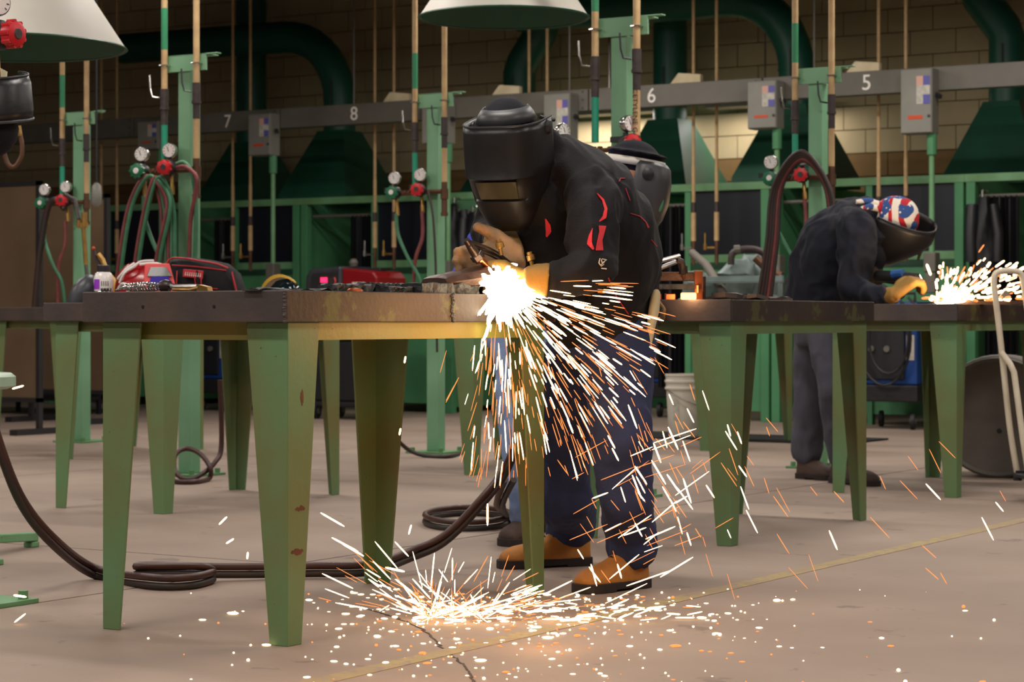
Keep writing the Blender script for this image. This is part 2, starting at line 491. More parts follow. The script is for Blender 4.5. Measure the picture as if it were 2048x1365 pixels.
# overhead bus duct with numbers and switch boxes
NY = 15.05
bd = thing('bus_duct', 'long grey overhead bus duct carrying the white numbers 5 to 8', 'duct', (-16, NY, 2.42))
segx = [-19.0, -15.9, -13.4, -11.75, -10.1, -8.7, -7.2, -5.9, -4.4, -1.5]
for a, b in zip(segx, segx[1:]):
    MB().b2((a+.006, NY, 2.43), (b-.006, NY+.1, 2.60)).build('segment', M['beam_grey'], bd, bevel=.004)
    k = MB()
    for zz in (2.45, 2.515, 2.58): k.cyl((b-.05, NY-.004, zz), (b-.05, NY+.01, zz), .007, 6)
    k.build('rivet', M['valve'], bd)
for px, py, ch in ((455, 256, '7'), (708, 243, '8'), (1303, 204, '6'), (1733, 176, '5')):
    p = aty(px, py, NY-.001)
    Mx = Matrix.Translation(V((p.x, NY-.001, 2.512))) @ Matrix.Rotation(R(90), 4, 'X')
    textmesh(ch, .16, 'number', M['white_paint'], Mx, bd, .0015)
for px in (790, 1010, 1370, 1725):
    x = aty(px, 200, NY).x
    MB().prism([(x-.14, NY+.02, 2.60), (x+.12, NY+.02, 2.60), (x+.12, NY+.02, 2.66), (x-.07, NY+.02, 2.68)], (0, .05, 0)).build('plug_bracket', M['paper'], bd, bevel=.004)
for k in range(6):
    x = -15.2 + 2.1*k
    h = MB(); h.cyl((x, NY+.05, 2.6), (x, NY+.05, 5.0), .008, 6)
    h.build('hanger_rod', M['beam_grey'], bd)
boxes = [(301, 243, 300, 48, 'above the gauges, near the seven'), (524, 228, 312, 56, 'left of the white number eight'),
         (873, 205, 288, 50, 'half hidden by the middle gas post'), (1118, 188, 300, 52, 'just above the back of the bent welder'),
         (1528, 162, 258, 58, 'left of the white number five'), (1836, 138, 268, 62, 'right of the white number five')]
for px, y0, y1, wpx, lab in boxes:
    p = aty(px, y0, NY-.1); q = aty(px, y1, NY-.1); x = p.x; z1 = p.z; z0 = q.z; dpt = (p-V((0, 0, HC))).xy.length
    hw = 0.118
    t = thing('switch_box', 'grey electrical switch box on the bus duct ' + lab, 'switch box', (x, NY-.1, z0), 'switch boxes on the bus duct')
    b = MB().b2((x-hw, NY-.13, z0), (x+hw, NY-.001, z1)).build('body', M['box_grey'], t, bevel=.006)
    MB().b2((x-hw+.004, NY-.142, z0+.006), (x+hw-.004, NY-.131, z1-.006)).build('door', M['box_grey'], t, bevel=.004)
    yy = NY-.1445; H = z1-z0
    lx0, lx1 = x+.005, x+hw-.012; lz0, lz1 = z0+H*.45, z1-H*.12; mx_ = (lx0+lx1)/2; mz = (lz0+lz1)/2; q4 = (lz1-lz0)/3
    g = lambda n, a, b_, m_: MB().b2((a[0], yy, a[1]), (b_[0], yy+.0015, b_[1])).build(n, M[m_], t)
    g('sticker', (lx0, lz0), (lx1, lz1), 'label_grey')
    yy -= .001
    g('sticker', (lx0, lz1-q4), (mx_, lz1), 'label_pink'); g('sticker', (mx_, lz1-q4), (lx1, lz1), 'label_blue'); g('sticker', (mx_, lz0), (lx1, lz0+q4), 'label_blue')
    yy += .001
    g('warning_label', (x-.06, z0+H*.22), (x+.05, z0+H*.28), 'orange_label')
    MB().bar((x+hw+.012, NY-.07, z0+H*.6), (x+hw+.05, NY-.10, z0+H*.55), .025, .03).build('lever', M['black_plastic'], t)
    MB().cyl((x+hw-.02, NY-.145, z0+H*.26), (x+hw-.02, NY-.13, z0+H*.26), .012, 8).build('lock', M['valve'], t)
    # conduit to the booth and its outlet
    c = MB(); c.cyl((x+hw-.03, NY-.06, z0), (x+hw-.03, NY-.06, z0-.15), .035, 10); c.build('conduit_sleeve', M['booth_green'], t)
    MB().cyl((x+hw-.03, NY-.06, z0-.15), (x+hw-.03, NY-.06, 1.27), .02, 10).build('conduit', M['green'], t, smooth=40)
    o = MB(); o.b2((x+hw-.075, NY-.11, 1.13), (x+hw+.015, NY-.01, 1.27)); o.b2((x+hw-.07, NY-.10, .98), (x+hw+.01, NY-.02, 1.13))
    o.build('outlet', M['beam_grey'], t, bevel=.008)

# pairs of gas drops in front of the booths
pairs = [(228, 259, 'behind the red helmet'), (490, 525, 'left of the red power source'), (773, 811, 'behind the regulators in the middle'), (1080, 1116, 'behind the bent welder'),
         (1407, 1453, 'right of the flipped grey helmet'), (1775, 1829, 'above the flag bandana')]
PY = 15.5
for pa in pairs:
    for kx in (0, 1):
        x = aty(pa[kx], 400, PY).x
        t = thing('gas_drop', ('left' if kx == 0 else 'right') + ' thin tan gas pipe of the pair hanging ' + pa[2], 'pipe', (x, PY-.14, 1.3), 'gas pipes hanging before the booths')
        y = PY-.17
        MB().cyl((x, y, 1.98), (x, y, 5.0), .013, 8).build('pipe', M['pipe_tan'], t, smooth=40)
        MB().cyl((x, y, 1.62), (x, y, 1.70), .02, 8).build('valve', M['valve'], t, smooth=40)
        MB().cyl((x, y, 1.70), (x, y, 1.98), .015, 8).build('pipe', M['pipe_tan'], t, smooth=40)
        MB().cyl((x, y, 1.40), (x, y, 1.62), .02, 8).build('pipe', M['pipe_tan'], t, smooth=40)
        MB().cyl((x, y, 1.22), (x, y, 1.40), .016, 8).build('outlet_pipe', M['bronze'], t, smooth=40)
        f = MB(); f.cyl((x, y, 1.345), (x-.085, y-.03, 1.345), .009, 6); f.cyl((x-.085, y-.03, 1.33), (x-.085, y-.03, 1.375), .016, 8); f.cyl((x-.085, y-.03, 1.37), (x-.085, y-.03, 1.46), .007, 6)
        f.build('hose_fitting', M['brass'] if kx else M['chrome'], t, smooth=40)

# ------------------------------------------------------------------ extraction ducts and hoods above the booths
HY = 16.45
hx = [-13.5, -12.0, -10.45, -8.93, -7.47, -5.94]
hl = ['at the far left in the shade', 'with the wide bend above the number 8', 'behind the head of the bent welder', 'behind the number 6', 'with the bend right of the number 6', 'at the right edge']
for i, x in enumerate(hx):
    HY = 16.25 if i in (1, 4) else 16.85
    t = thing('extraction_duct', 'green fume extraction hood and round duct ' + hl[i], 'duct', (x, HY, BTOP), 'extraction ducts above the booths')
    h = MB(); a, b = .37, .42
    def rect(w_, d_, z, yo=0): return [V((x-w_, HY-d_+yo, z)), V((x+w_, HY-d_+yo, z)), V((x+w_, HY+d_+yo, z)), V((x-w_, HY+d_+yo, z))]
    h.rings([rect(a, b, BTOP-.02), rect(a, b, BTOP+.06), rect(.16, .16, 2.46), rect(.145, .145, 2.5)])
    h.build('hood', M['hood_green'], t)
    r = .145
    if i in (1, 4):
        pts = [V((x, HY, 2.45)), V((x, HY, 2.78))]
        Rb = .62
        for k in range(1, 10):
            an = R(90)*k/9
            pts.append(V((x-Rb+Rb*math.cos(an), HY, 2.78+Rb*math.sin(an))))
        pts.append(V((x-Rb-2.0, HY, 2.78+Rb+.02)))
    elif i in (2, 5):
        sg = 1 if i == 2 else -1
        pts = [V((x, HY, 2.45)), V((x, HY, 3.0)), V((x+sg*.03, HY, 3.08)), V((x+sg*.22, HY, 3.34)), V((x+sg*.25, HY, 3.42)), V((x+sg*.25, HY, 5.0))]
    else:
        pts = [V((x, HY, 2.45)), V((x, HY, 3.3)), V((x, HY, 5.0))]
    MB().tube(pts, r, 18).build('duct', M['duct_green'], t, smooth=50)
    c = MB()
    for zz in (2.62, 2.78): c.tube([V((x, HY, zz)), V((x, HY, zz+.02))], r+.006, 18)
    c.build('collar', M['duct_green'], t, smooth=50)
    d = MB(); d.cyl((x+.02, HY-r-.02, 2.66), (x+.02, HY-r-.02, 2.95), .006, 6); d.box((x+.02, HY-r-.012, 2.66), (.03, .03, .03)); d.build('damper_rod', M['valve'], t)

# ------------------------------------------------------------------ conical hoods hanging near the camera
def cone_hood(px, py, d, rad, h, lab):
    c = at(px, py, d)
    t = thing('conical_hood', lab, 'hood', (c.x, c.y, c.z), 'white conical hoods hanging from above')
    MB().lathe([(rad, 0), (rad*.30, h), (.11, h+.02), (.11, h+.03), (rad*.30-.01, h-.004), (rad-.006, .004)], c, seg=48, cap=False).build('shade', [M['hood_white']], t, smooth=35)
    MB().lathe([(rad-.008, .003), (rad*.30-.012, h-.008), (.02, h-.004)], c, seg=48, cap=False).build('lining', M['hood_inside'], t, smooth=35)
    MB().lathe([(rad, -.004), (rad+.006, 0), (rad, .006), (rad-.006, 0), (rad, -.004)], c, seg=48, cap=False).build('rim', M['hood_inside'], t, smooth=35)
    MB().cyl(c+V((0, 0, h)), V((c.x, c.y, 5.0)), .1, 16).build('duct', M['hood_green'], t, smooth=50)
cone_hood(1008, 36, 10.4, .40, .42, 'white conical hood with dark green inside above the bent welder')
cone_hood(12, 96, 9.6, .515, .55, 'large white conical hood with dark green inside at the top left corner')
# ------------------------------------------------------------------ welding tables
TZ = 0.86; SK = 0.076
def table(x0, y0, lab, main=False):
    x1, y1 = x0+.655, y0+1.26
    t = thing('welding_table', lab, 'table', ((x0+x1)/2, (y0+y1)/2, 0), 'green welding tables')
    MB().b2((x0+.004, y0+.004, TZ-.012), (x1-.004, y1-.004, TZ)).build('tabletop', M['steel'], t, bevel=.002)
    sk = lambda lo, hi, m='steel': MB().b2(lo, hi).build('skirt_panel', M[m], t, bevel=.0025)
    sk((x0, y0, TZ-SK), (x1-.006, y0+.008, TZ+.001))
    sk((x0, y1-.008, TZ-SK), (x1, y1, TZ))
    sk((x0, y0+.008, TZ-SK), (x0+.008, y1-.008, TZ))
    if main:
        sk((x1-.008, y0+.002, TZ-SK), (x1, y0+.718, TZ+.001), 'steel_paint')
        sk((x1-.008, y0+.724, TZ-SK), (x1, y1-.008, TZ), 'steel_paint')
        h = MB()
        for fx in (.215, .47): h.cyl((x0+.01+fx*.9, y0-.001, TZ-.038), (x0+.01+fx*.9, y0+.004, TZ-.038), .0045, 8)
        h.build('bolt_hole', M['black_gap'], t)
        wl = MB()
        for k in range(26):
            wl.ell((x1+.0005, y0+.721+rnd.uniform(-.006, .006), TZ-SK+.002+k*.0029), [V((.004, 0, 0)), V((0, rnd.uniform(.003, .008), 0)), V((0, 0, .004))], 6, 4)
        wl.build('weld_seam', M['slag'], t)
        wl = MB()
        for k in range(26):
            wl.ell((x1-.004, y0+.002+rnd.uniform(-.003, .002), TZ-SK+.002+k*.0029), [V((.007, 0, 0)), V((0, rnd.uniform(.003, .006), 0)), V((0, 0, .004))], 6, 4)
        wl.build('weld_seam', M['steel'], t)
    else:
        sk((x1-.008, y0+.002, TZ-SK), (x1, y1-.008, TZ), 'steel_paint')
    a0, a1, b0, b1 = x0+.04, x1-.02, y0+.032, y1-.032
    ap = TZ-SK; ah = .044
    MB().b2((a1-.0075, b0+.12, ap-ah), (a1-.001, b1-.12, ap)).build('apron', M['apron_olive' if main else 'table_green'], t)
    MB().b2((a0+.001, b0+.12, ap-ah), (a0+.0075, b1-.12, ap)).build('apron', M['table_green'], t)
    MB().b2((a0+.12, b1-.0075, ap-ah), (a1-.12, b1-.001, ap)).build('apron', M['table_green'], t)
    MB().b2((a0+.1, b0+.03, ap-ah), (a1-.1, b0+.036, ap)).build('apron', M['apron_olive' if main else 'table_green'], t)
    wt, wbt, th = .128, .056, .007
    for cx, sx in ((a0, 1), (a1, -1)):
        for cy, sy in ((b0, 1), (b1, -1)):
            l = MB()
            l.prism([(cx, cy, 0), (cx+sx*wbt, cy, 0), (cx+sx*wt, cy, ap), (cx, cy, ap)], (0, sy*th, 0))
            l.prism([(cx, cy+sy*th*.5, 0), (cx, cy+sy*wbt, 0), (cx, cy+sy*wt, ap), (cx, cy+sy*th*.5, ap)], (sx*th, 0, 0))
            l.build('leg', M['table_green'], t, bevel=.002)
    if main:
        rr = random.Random(3)
        for zc, y_a, y_b, hh in ((.330, .030, .068, .007), (.226, .012, .062, .008), (.600, .050, .062, .02)):
            n = 9; up_ = []; dn_ = []
            for k in range(n+1):
                f = k/n; e_ = math.sin(math.pi*f)**.4*hh+.0008
                up_.append(V((a1+.0002, b0+y_a+(y_b-y_a)*f, zc+e_*rr.uniform(.3, 1.2)))); dn_.append(V((a1+.0002, b0+y_a+(y_b-y_a)*f, zc-e_*rr.uniform(.2, 1.0))))
            MB().prism(dn_+up_[::-1], V((.0006, 0, 0))).build('rust_patch', M['rust'], t)
    return t
T1 = (-3.93, 4.22); T2 = (-4.08, 6.92); T3 = (-4.17, 9.34); T4 = (-6.60, 6.85); T5 = (-9.40, 9.25); T6 = (-6.76, 9.40); T7 = (-6.70, 11.9)
table(*T1, 'large green welding table in the foreground with a dark steel rim, where the sparks fly', True)
table(*T2, 'green welding table right of the bent welder, with glowing metal on it')
table(*T3, 'green welding table at the right edge where the hooded worker grinds')
table(*T4, 'green welding table behind the foreground one, carrying the red helmet and tool bag')
table(*T5, 'far green welding table at the left edge in front of the brown screen')
table(*T6, 'green welding table mostly hidden behind the foreground table, left of the blue shirt')
table(*T7, 'green welding table at the back carrying grey castings and clamps')

# ------------------------------------------------------------------ gas posts
def gas_post(x, y, lab, ybar=0, side=False, hoses=(), marked=None, z_off=0.0, regs=((-.235, 0), (-.055, .012)), kdir=None):
    t = thing('gas_post', lab, 'gas post', (x, y, 0), 'green posts with gas pipes')
    zt = 2.13
    MB().b2((x-.04, y-.04, .012), (x+.04, y+.04, zt-.08)).build('post', M['post_green'], t, bevel=.004)
    b = MB().b2((x-.13, y-.13, 0), (x+.13, y+.13, .012))
    for sx in (-1, 1):
        for sy in (-1, 1): b.cyl((x+sx*.1, y+sy*.1, .012), (x+sx*.1, y+sy*.1, .035), .014, 6)
    b.build('base_plate', M['green'], t)
    c = MB().b2((x-.105, y-.055, zt-.085), (x+.155, y-.043, zt)); c.b2((x-.105, y-.055, zt-.006), (x+.155, y+.045, zt)); c.b2((x+.155, y-.055, zt-.006), (x+.225, y-.02, zt))
    c.build('crossbar', M['post_green'], t, bevel=.002)
    yp = y-.075
    for k, (dx, tan) in enumerate(((-.10, 0), (.11, 1))):
        px_ = x+dx
        p = MB(); p.cyl((px_, yp, 1.96 if k == 0 else 1.98), (px_, yp, 4.98), .0165, 10)
        pp = p.build('pipe', M['pipe_tan'], t, smooth=40)
        if k == 0:
            MB().cyl((px_, yp, 2.16), (px_, yp, 2.37), .0172, 10).build('painted_band', M['pipe_green'], pp, smooth=40)
        cl = MB(); cl.tube([(px_-.02, yp+.03, zt-.05), (px_-.02, yp-.014, zt-.05), (px_, yp-.02, zt-.05), (px_+.02, yp-.014, zt-.05), (px_+.02, yp+.03, zt-.05)], .004, 6)
        cl.build('clamp', M['chrome'], pp)
        zb = 1.96 if k == 0 else 1.98
        v = MB(); v.cyl((px_, yp, zb-.09), (px_, yp, zb), .021, 10); v.cyl((px_, yp, zb-.18), (px_, yp, zb-.1), .018, 10); v.cyl((px_, yp, zb-.105), (px_, yp, zb-.09), .024, 10)
        vv = v.build('valve', M['valve'], t, smooth=40)
        lv = MB(); lv.tube([(px_-.015, yp-.02, zb-.045), (px_-.045, yp-.04, zb-.04), (px_-.055, yp-.045, zb), (px_-.06, yp-.045, zb+.07)], .005, 6)
        lv.build('lever', M['black_plastic'] if k else M['chrome'], vv)
        if k == 0:
            MB().cyl((px_, yp, 1.58), (px_, yp, zb-.18), .0165, 10).build('pipe', M['pipe_teal'], t, smooth=40)
        else:
            MB().cyl((px_, yp, 1.60), (px_, yp, zb-.18), .0165, 10).build('pipe', M['pipe_tan'], t, smooth=40)
            e = MB(); e.cyl((px_, yp, 1.41), (px_, yp, 1.60), .018, 10); e.cyl((px_, yp, 1.50), (px_, yp, 1.56), .024, 10); e.cyl((px_, yp, 1.40), (px_, yp, 1.42), .022, 10)
            e.cyl((px_, yp, 1.545), (px_-.14, yp-.005, 1.545), .014, 8)
            e.build('drip_leg', M['bronze'], t, smooth=40)
    if marked:
        Mx = Matrix.Translation(V((x+.11, yp-.0165, 1.70))) @ Matrix.Rotation(R(90), 4, 'X') @ Matrix.Rotation(R(-90), 4, 'Z')
        textmesh(marked, .034, 'lettering', M['valve'], Mx, t, .0006)
    zr = 1.545+z_off
    m = MB(); m.cyl((x+.06, yp-.005, zr), (x+regs[0][0]-.03, yp-.005, zr-.012), .011, 8)
    for k in range(5): m.cyl((x-.2+k*.03, yp-.005, zr), (x-.185+k*.03, yp-.005, zr), .017, 6)
    m.build('manifold', M['bronze'], t, smooth=40)
    fwd = V((0.30, -0.95, 0)).normalized() if not side else V((.80, -.60, .0)).normalized()
    if kdir: fwd = V(kdir).normalized()
    for k, (dx, dz) in enumerate(regs):
        c0 = V((x+dx, yp-.01, zr+dz))
        rb = MB(); rb.lathe([(.026, -.01), (.040, .0), (.042, .03), (.034, .045), (.024, .055)], c0, fwd, 14)
        rb.box(c0+V((-.045, 0, .02)), (.05, .03, .025)); rb.cyl(c0, c0+V((0, 0, .05)), .012, 8)
        rg = rb.build('regulator', M['black_plastic'], t, smooth=40)
        kn = MB(); prof = [(.026, .05), (.034, .055), (.036, .07), (.034, .085), (.024, .088)]
        kn.lathe(prof, c0, fwd, 18)
        for q in range(9):
            an = q*2*math.pi/9; a_ = fwd.cross(UP).normalized()
            kn.cyl(c0+fwd*.056+(a_*math.cos(an)+UP*math.sin(an))*.034, c0+fwd*.084+(a_*math.cos(an)+UP*math.sin(an))*.034, .0065, 6)
        part(kn.build('knob', M['knob_red' if k else 'knob_green'], rg, smooth=40), 'red adjusting knob' if k else 'green adjusting knob')
        MB().lathe([(.016, .087), (.014, .0905)], c0, fwd, 12).build('knob_cap', M['gauge_face'] if k == 0 else M['valve'], rg)
        g0 = c0+V((.005 if k else 0, -.0, .088)); gf = fwd if not side else V((.95, -.3, 0)).normalized()
        MB().lathe([(.034, -.012), (.038, .0), (.038, .02), (.036, .024)], g0, gf, 20).build('gauge', M['chrome'], rg, smooth=40)
        MB().lathe([(.0335, .0245), (.0335, .0255)], g0, gf, 20).build('dial', M['gauge_face'], rg)
        dl = MB(); a_ = gf.cross(UP).normalized()
        for q in range(9):
            an = R(-40+q*32.5); u_ = a_*math.cos(an)+UP*math.sin(an)
            dl.bar(g0+gf*.0262+u_*.023, g0+gf*.0262+u_*.030, .0025, .001, gf)
        dl.bar(g0+gf*.0264-UP*.006, g0+gf*.0264+(a_*.4+UP).normalized()*.02, .003, .001, gf)
        dl.build('dial_marks', M['valve'], rg)
        br = MB(); br.cyl(c0+V((.01, 0, -.035)), c0+V((.02, -.005, -.12)), .010, 8); br.cyl(c0+V((.017, -.004, -.09)), c0+V((.02, -.005, -.135)), .013, 6)
        br.build('hose_tail', M['brass'], rg, smooth=40)
    for pts, mt, r in hoses:
        MB().tube(catmull([V((x+a, yp-.012+b, z)) for a, b, z in pts], 8), r, 8).build('hose', M[mt], t, smooth=60)
    return t
# hose sets: (offset along the wall, offset to the front, height)
def hs(q):
    dx = q+.07
    return [([(-.29+dx, -.01, 1.42), (-.27+dx, -.02, 1.30), (-.18+dx, -.05, 1.16), (-.10+dx, -.04, 1.02), (-.09+dx, -.02, .80)], 'hose_green', .011),
                 ([(-.105+dx, -.01, 1.43), (-.095+dx, -.02, 1.28), (-.13+dx, -.04, 1.15), (-.15+dx, -.03, .98), (-.15+dx, -.02, .70)], 'hose_red', .011)]
loops = []
for k, (a, b) in enumerate(((-.33, -.20), (-.22, -.14), (-.08, -.16), (-.02, -.08))):
    for j, m_ in enumerate(('hose_red', 'hose_green')):
        o_ = j*.022
        loops.append(([(a-.04+o_, -.06, .84), (a+o_, -.07, 1.1), (a+.06+o_, -.06, 1.38), (b+.03+o_, -.04, 1.52-.01*k), (b+.1+o_, -.02, 1.38), (b+.14+o_, -.05, 1.1), (b+.13+o_, -.04, .84)], m_, .0105))
right_loop = [([(.02, -.03, 1.575), (.09, -.05, 1.575), (.14, -.05, 1.50), (.16, -.05, 1.30), (.14, -.05, .85)], 'hose_green', .011),
              ([(.02, -.03, 1.555), (.10, -.06, 1.555), (.17, -.06, 1.50), (.16, -.06, 1.40), (.13, -.06, 1.25), (.12, -.06, .85)], 'hose_red', .011)]
floor_coil = [([(.0, -.12, .6), (.05, -.13, .2), (.08, -.17, .013), (.3, -.2, .013), (.42, -.05, .013), (.25, .08, .013), (.05, .03, .013), (.1, -.25, .02), (.35, -.3, .02), (.5, -.1, .1), (.52, 0, .3)], 'hose_brown', .013)]
gas_post(-7.355, 8.68, 'green gas post with many red and green hoses, left, behind the tool bag', hoses=loops[:6]+right_loop+hs(0)[:1])
gas_post(-4.81, 8.63, 'tall green gas post marked ACETYLENE right behind the bent welder', side=True, hoses=hs(0), marked='ACETYLENE GAS', regs=((-.27, 0), (.06, .02)))
gas_post(-7.355, 10.92, 'green gas post in the middle with two regulators left of the bent welder', hoses=hs(0)+[([(.02, -.03, 1.55), (.07, -.05, 1.4), (.09, -.05, 1.1), (.1, -.05, .6)], 'hose_dark', .007)])
gas_post(-9.95, 10.68, 'green gas post furthest left in front of the brown screen', hoses=hs(-.02)+[([(-.3, -.04, .8), (-.24, -.05, 1.2), (-.17, -.05, 1.5), (-.1, -.05, 1.56), (-.02, -.05, 1.5)], 'hose_dark', .02)])
coil = []
for k in range(5):
    rr = .15+.012*k; m_ = ('hose_dark', 'hose_red', 'hose_dark', 'hose_dark', 'hose_dark')[k]
    coil.append(([(-.02-rr-.05, -.06-.008*k, .82+.02*k), (-.02-rr, -.06-.008*k, 1.2), (-.02-rr*.8, -.06-.008*k, 1.5), (-.02, -.06-.008*k, 1.48+rr), (-.02+rr*.8, -.06-.008*k, 1.5), (-.02+rr, -.06-.008*k, 1.25), (-.02+rr*.8, -.06-.008*k, .9)], m_, .011))
gas_post(-4.885, 10.9, 'green gas post with a coiled bundle of hoses behind the worker in the dark hoodie', hoses=coil+hs(0))
gas_post(-4.53, 4.42, 'green gas post just cut off by the left edge, with only a red knob showing', side=True, kdir=(.9, .05, 0), regs=((.0, 0), (.17, .012)), hoses=[])

# long twin hose from the left post across the floor to the torch
t = thing('twin_hose', 'dark red and green twin hose lying across the floor to the bent welder', 'hose', fl(350, 1172))
P0 = [at(-40, 760, 6.15), at(0, 905, 6.2), at(45, 1015, 6.28), at(110, 1095, 6.4), fl(190, 1152, .012), fl(300, 1172, .012), fl(380, 1172, .012), fl(425, 1160, .012), fl(400, 1150, .03), fl(300, 1150, .035),
      fl(272, 1150, .035), fl(300, 1147, .035), fl(450, 1150, .02), fl(620, 1148, .015), fl(740, 1145, .02), at(820, 1118, 6.95), at(890, 1085, 7.0), at(960, 1015, 7.05), at(1010, 950, 7.1), at(1035, 880, 7.0), at(1045, 760, 6.8), at(1040, 620, 6.5), at(1030, 545, 6.25)]
for k, m_ in ((0, 'hose_brown'), (1, 'hose_dark')):
    MB().tube([p+V((0, 0, .024*(1-k))) for p in catmull(P0, 8)], .0115, 8).build('hose', M[m_], t, smooth=60)
c0 = fl(920, 1048); ring = []
t = thing('hose_coil', 'dark hose lying in a flat loop on the floor beside the blue jeans', 'hose', c0)
for k, m_ in ((0, 'hose_brown'), (1, 'hose_dark')):
    ring = [c0+RIGHT*(.165*math.cos(a)+.03)+FWD*(.33*math.sin(a))+V((0, 0, .012+.024*(1-k))) for a in [R(q) for q in range(20, 345, 12)]]
    ring = [at(1010, 960, 7.45)+RIGHT*.03*k, at(993, 1010, 7.7)+RIGHT*.02*k]+ring+[c0+RIGHT*.3-FWD*.1+V((0, 0, .012+.024*(1-k)))]
    MB().tube(catmull(ring, 3), .0115, 8).build('hose', M[m_], t, smooth=60)
t = thing('hose_ring', 'brown hose standing in a loop at the foot of the left gas post', 'hose', fl(400, 962))
MB().tube(catmull([at(440, 760, 10.95), at(443, 890, 10.95), at(430, 925, 10.9), at(405, 948, 10.85), at(375, 960, 10.8), at(352, 945, 10.85), at(350, 912, 10.95), at(372, 898, 11.0), at(400, 908, 10.95), at(420, 935, 10.85), fl(418, 958, .013), fl(390, 964, .013), fl(355, 964, .013), fl(320, 955, .013)], 6), .0125, 8).build('hose', M['hose_brown'], t, smooth=60)
t = thing('hanging_hose', 'dark green hose sagging to the floor around the foot of the middle gas post', 'hose', fl(880, 912))
MB().tube(catmull([at(760, 770, 12.6), at(775, 850, 12.6), at(810, 895, 12.7), fl(850, 912, .012), fl(900, 913, .012), fl(935, 900, .012), at(950, 860, 12.9)], 8), .012, 8).build('hose', M['hose_dark'], t, smooth=60)

# ------------------------------------------------------------------ brown screens at the left
def screen(px0, px1, ytop, y, lab):
    a = aty(px0, ytop, y); b = aty(px1, ytop, y)
    t = thing('welding_screen', lab, 'screen', ((a.x+b.x)/2, y, 0), 'brown welding screens')
    zt = b.z
    MB().b2((a.x+.03, y-.01, .25), (b.x-.03, y+.01, zt-.03)).build('sheet', M['screen_brown'], t)
    f = MB()
    f.b2((a.x, y-.02, .0), (a.x+.03, y+.02, zt)); f.b2((b.x-.03, y-.02, 0), (b.x, y+.02, zt)); f.b2((a.x, y-.02, zt-.03), (b.x, y+.02, zt)); f.b2((a.x, y-.02, .22), (b.x, y+.02, .25))
    f.b2((a.x-.02, y-.25, 0), (a.x+.05, y+.25, .04)); f.b2((b.x-.05, y-.25, 0), (b.x+.02, y+.25, .04))
    f.build('frame', M['machine_dark'], t)
screen(-120, 82, 362, 11.25, 'large dull brown welding screen at the left edge')
screen(60, 217, 388, 12.7, 'brown welding screen behind the leftmost gas post')
# hanging inspection lamp next to the left post
p = at(193, 385, 13.9)
t = thing('hanging_lamp', 'small grey caged lamp hanging on a cable by the leftmost gas post', 'lamp', p)
MB().lathe([(.012, .06), (.03, .04), (.035, -.02), (.032, -.07), (.015, -.09)], p, seg=12).build('cage', M['box_grey'], t, smooth=40)
MB().tube([p+V((0, 0, .06)), p+V((.0, 0, .5)), V((p.x, p.y, 5.0))], .006, 6).build('cable', M['black_plastic'], t)
# cutting torch hanging at the left post
t = thing('hanging_torch', 'brass cutting torch hanging upright before the leftmost gas post', 'torch', at(170, 560, 12.9))
MB().tube([at(167, 455, 12.9), at(170, 500, 12.9), at(172, 530, 12.9)], .013, 8).build('tube', M['brass'], t, smooth=40)
MB().tube([at(172, 530, 12.9), at(175, 560, 12.9), at(177, 585, 12.9)], .011, 8).build('handle', M['chrome'], t, smooth=40)
h = MB(); h.cyl(at(158, 440, 12.9), at(158, 455, 12.9), .016, 8); h.cyl(at(169, 425, 12.9), at(169, 455, 12.9), .018, 8); h.bar(at(156, 452, 12.9), at(176, 450, 12.9), .02, .03)
h.build('valve_body', M['brass'], t, smooth=40)
MB().tube([at(158, 440, 12.9), at(150, 400, 13.0), at(130, 390, 13.1)], .012, 8).build('hose', M['hose_dark'], t, smooth=50)
MB().tube([at(177, 585, 12.9), at(178, 600, 12.88), at(180, 612, 12.85)], .010, 8).build('grip_end', M['torch_black'], t, smooth=40)

# ------------------------------------------------------------------ things on the table behind (red helmet, bag ...)
def at_top(px, d, dz=0.0):
    p = at(px, 600, d); p.z = TZ+dz; return p
def top4(px, y, dz=0.0):
    p = aty(px, 600, y); p.z = TZ+dz; return p
# red auto-darkening helmet, lying with the window to the viewer
c = top4(287, 7.1)
t = thing('welding_helmet', 'glossy red welding helmet with white markings and purple-blue window on a table', 'helmet', c)
rt = (RIGHT*.97 - FWD*.2).normalized(); fw = (-FWD*.9 - RIGHT*(-.35)).normalized()
def hp(a, b, h): return c + rt*a + fw*b + UP*h
secs = []
for h, wl, fr, bk in ((.0, .118, .09, .11), (.04, .121, .095, .115), (.09, .116, .085, .11), (.135, .098, .05, .10), (.165, .065, .01, .08), (.18, .02, -.03, .03)):
    ring = []
    for k in range(24):
        an = k*2*math.pi/24; s_, c_ = math.sin(an), math.cos(an)
        ring.append(hp(wl*math.copysign(abs(c_)**.8, c_)-.004, (fr if s_ > 0 else bk)*math.copysign(abs(s_)**.7, s_), h))
    secs.append(ring)
MB().rings(secs).build('shell', M['shell_red'], t, smooth=45)
fr = MB(); q0 = .108
def quad(a0, a1, h0, h1, d0, d1, ins=.0):
    return [hp(a0+.004, d0, h0), hp(a1-.004, d0, h0), hp(a1-.028, d1, h1), hp(a0+.022, d1, h1)]
fr.prism(quad(-.03, .128, .045, .165, .100, .055), fw*.016); fo_ = fr.build('window_frame', M['frame_red'], t, bevel=.004)
MB().prism(quad(-.010, .106, .112, .150, .091, .080), fw*.012).build('filter_window', M['glass_grey'], t)
MB().prism(quad(-.010, .112, .066, .110, .106, .096), fw*.012).build('filter_window', M['glass_blue'], t)
wh = MB()
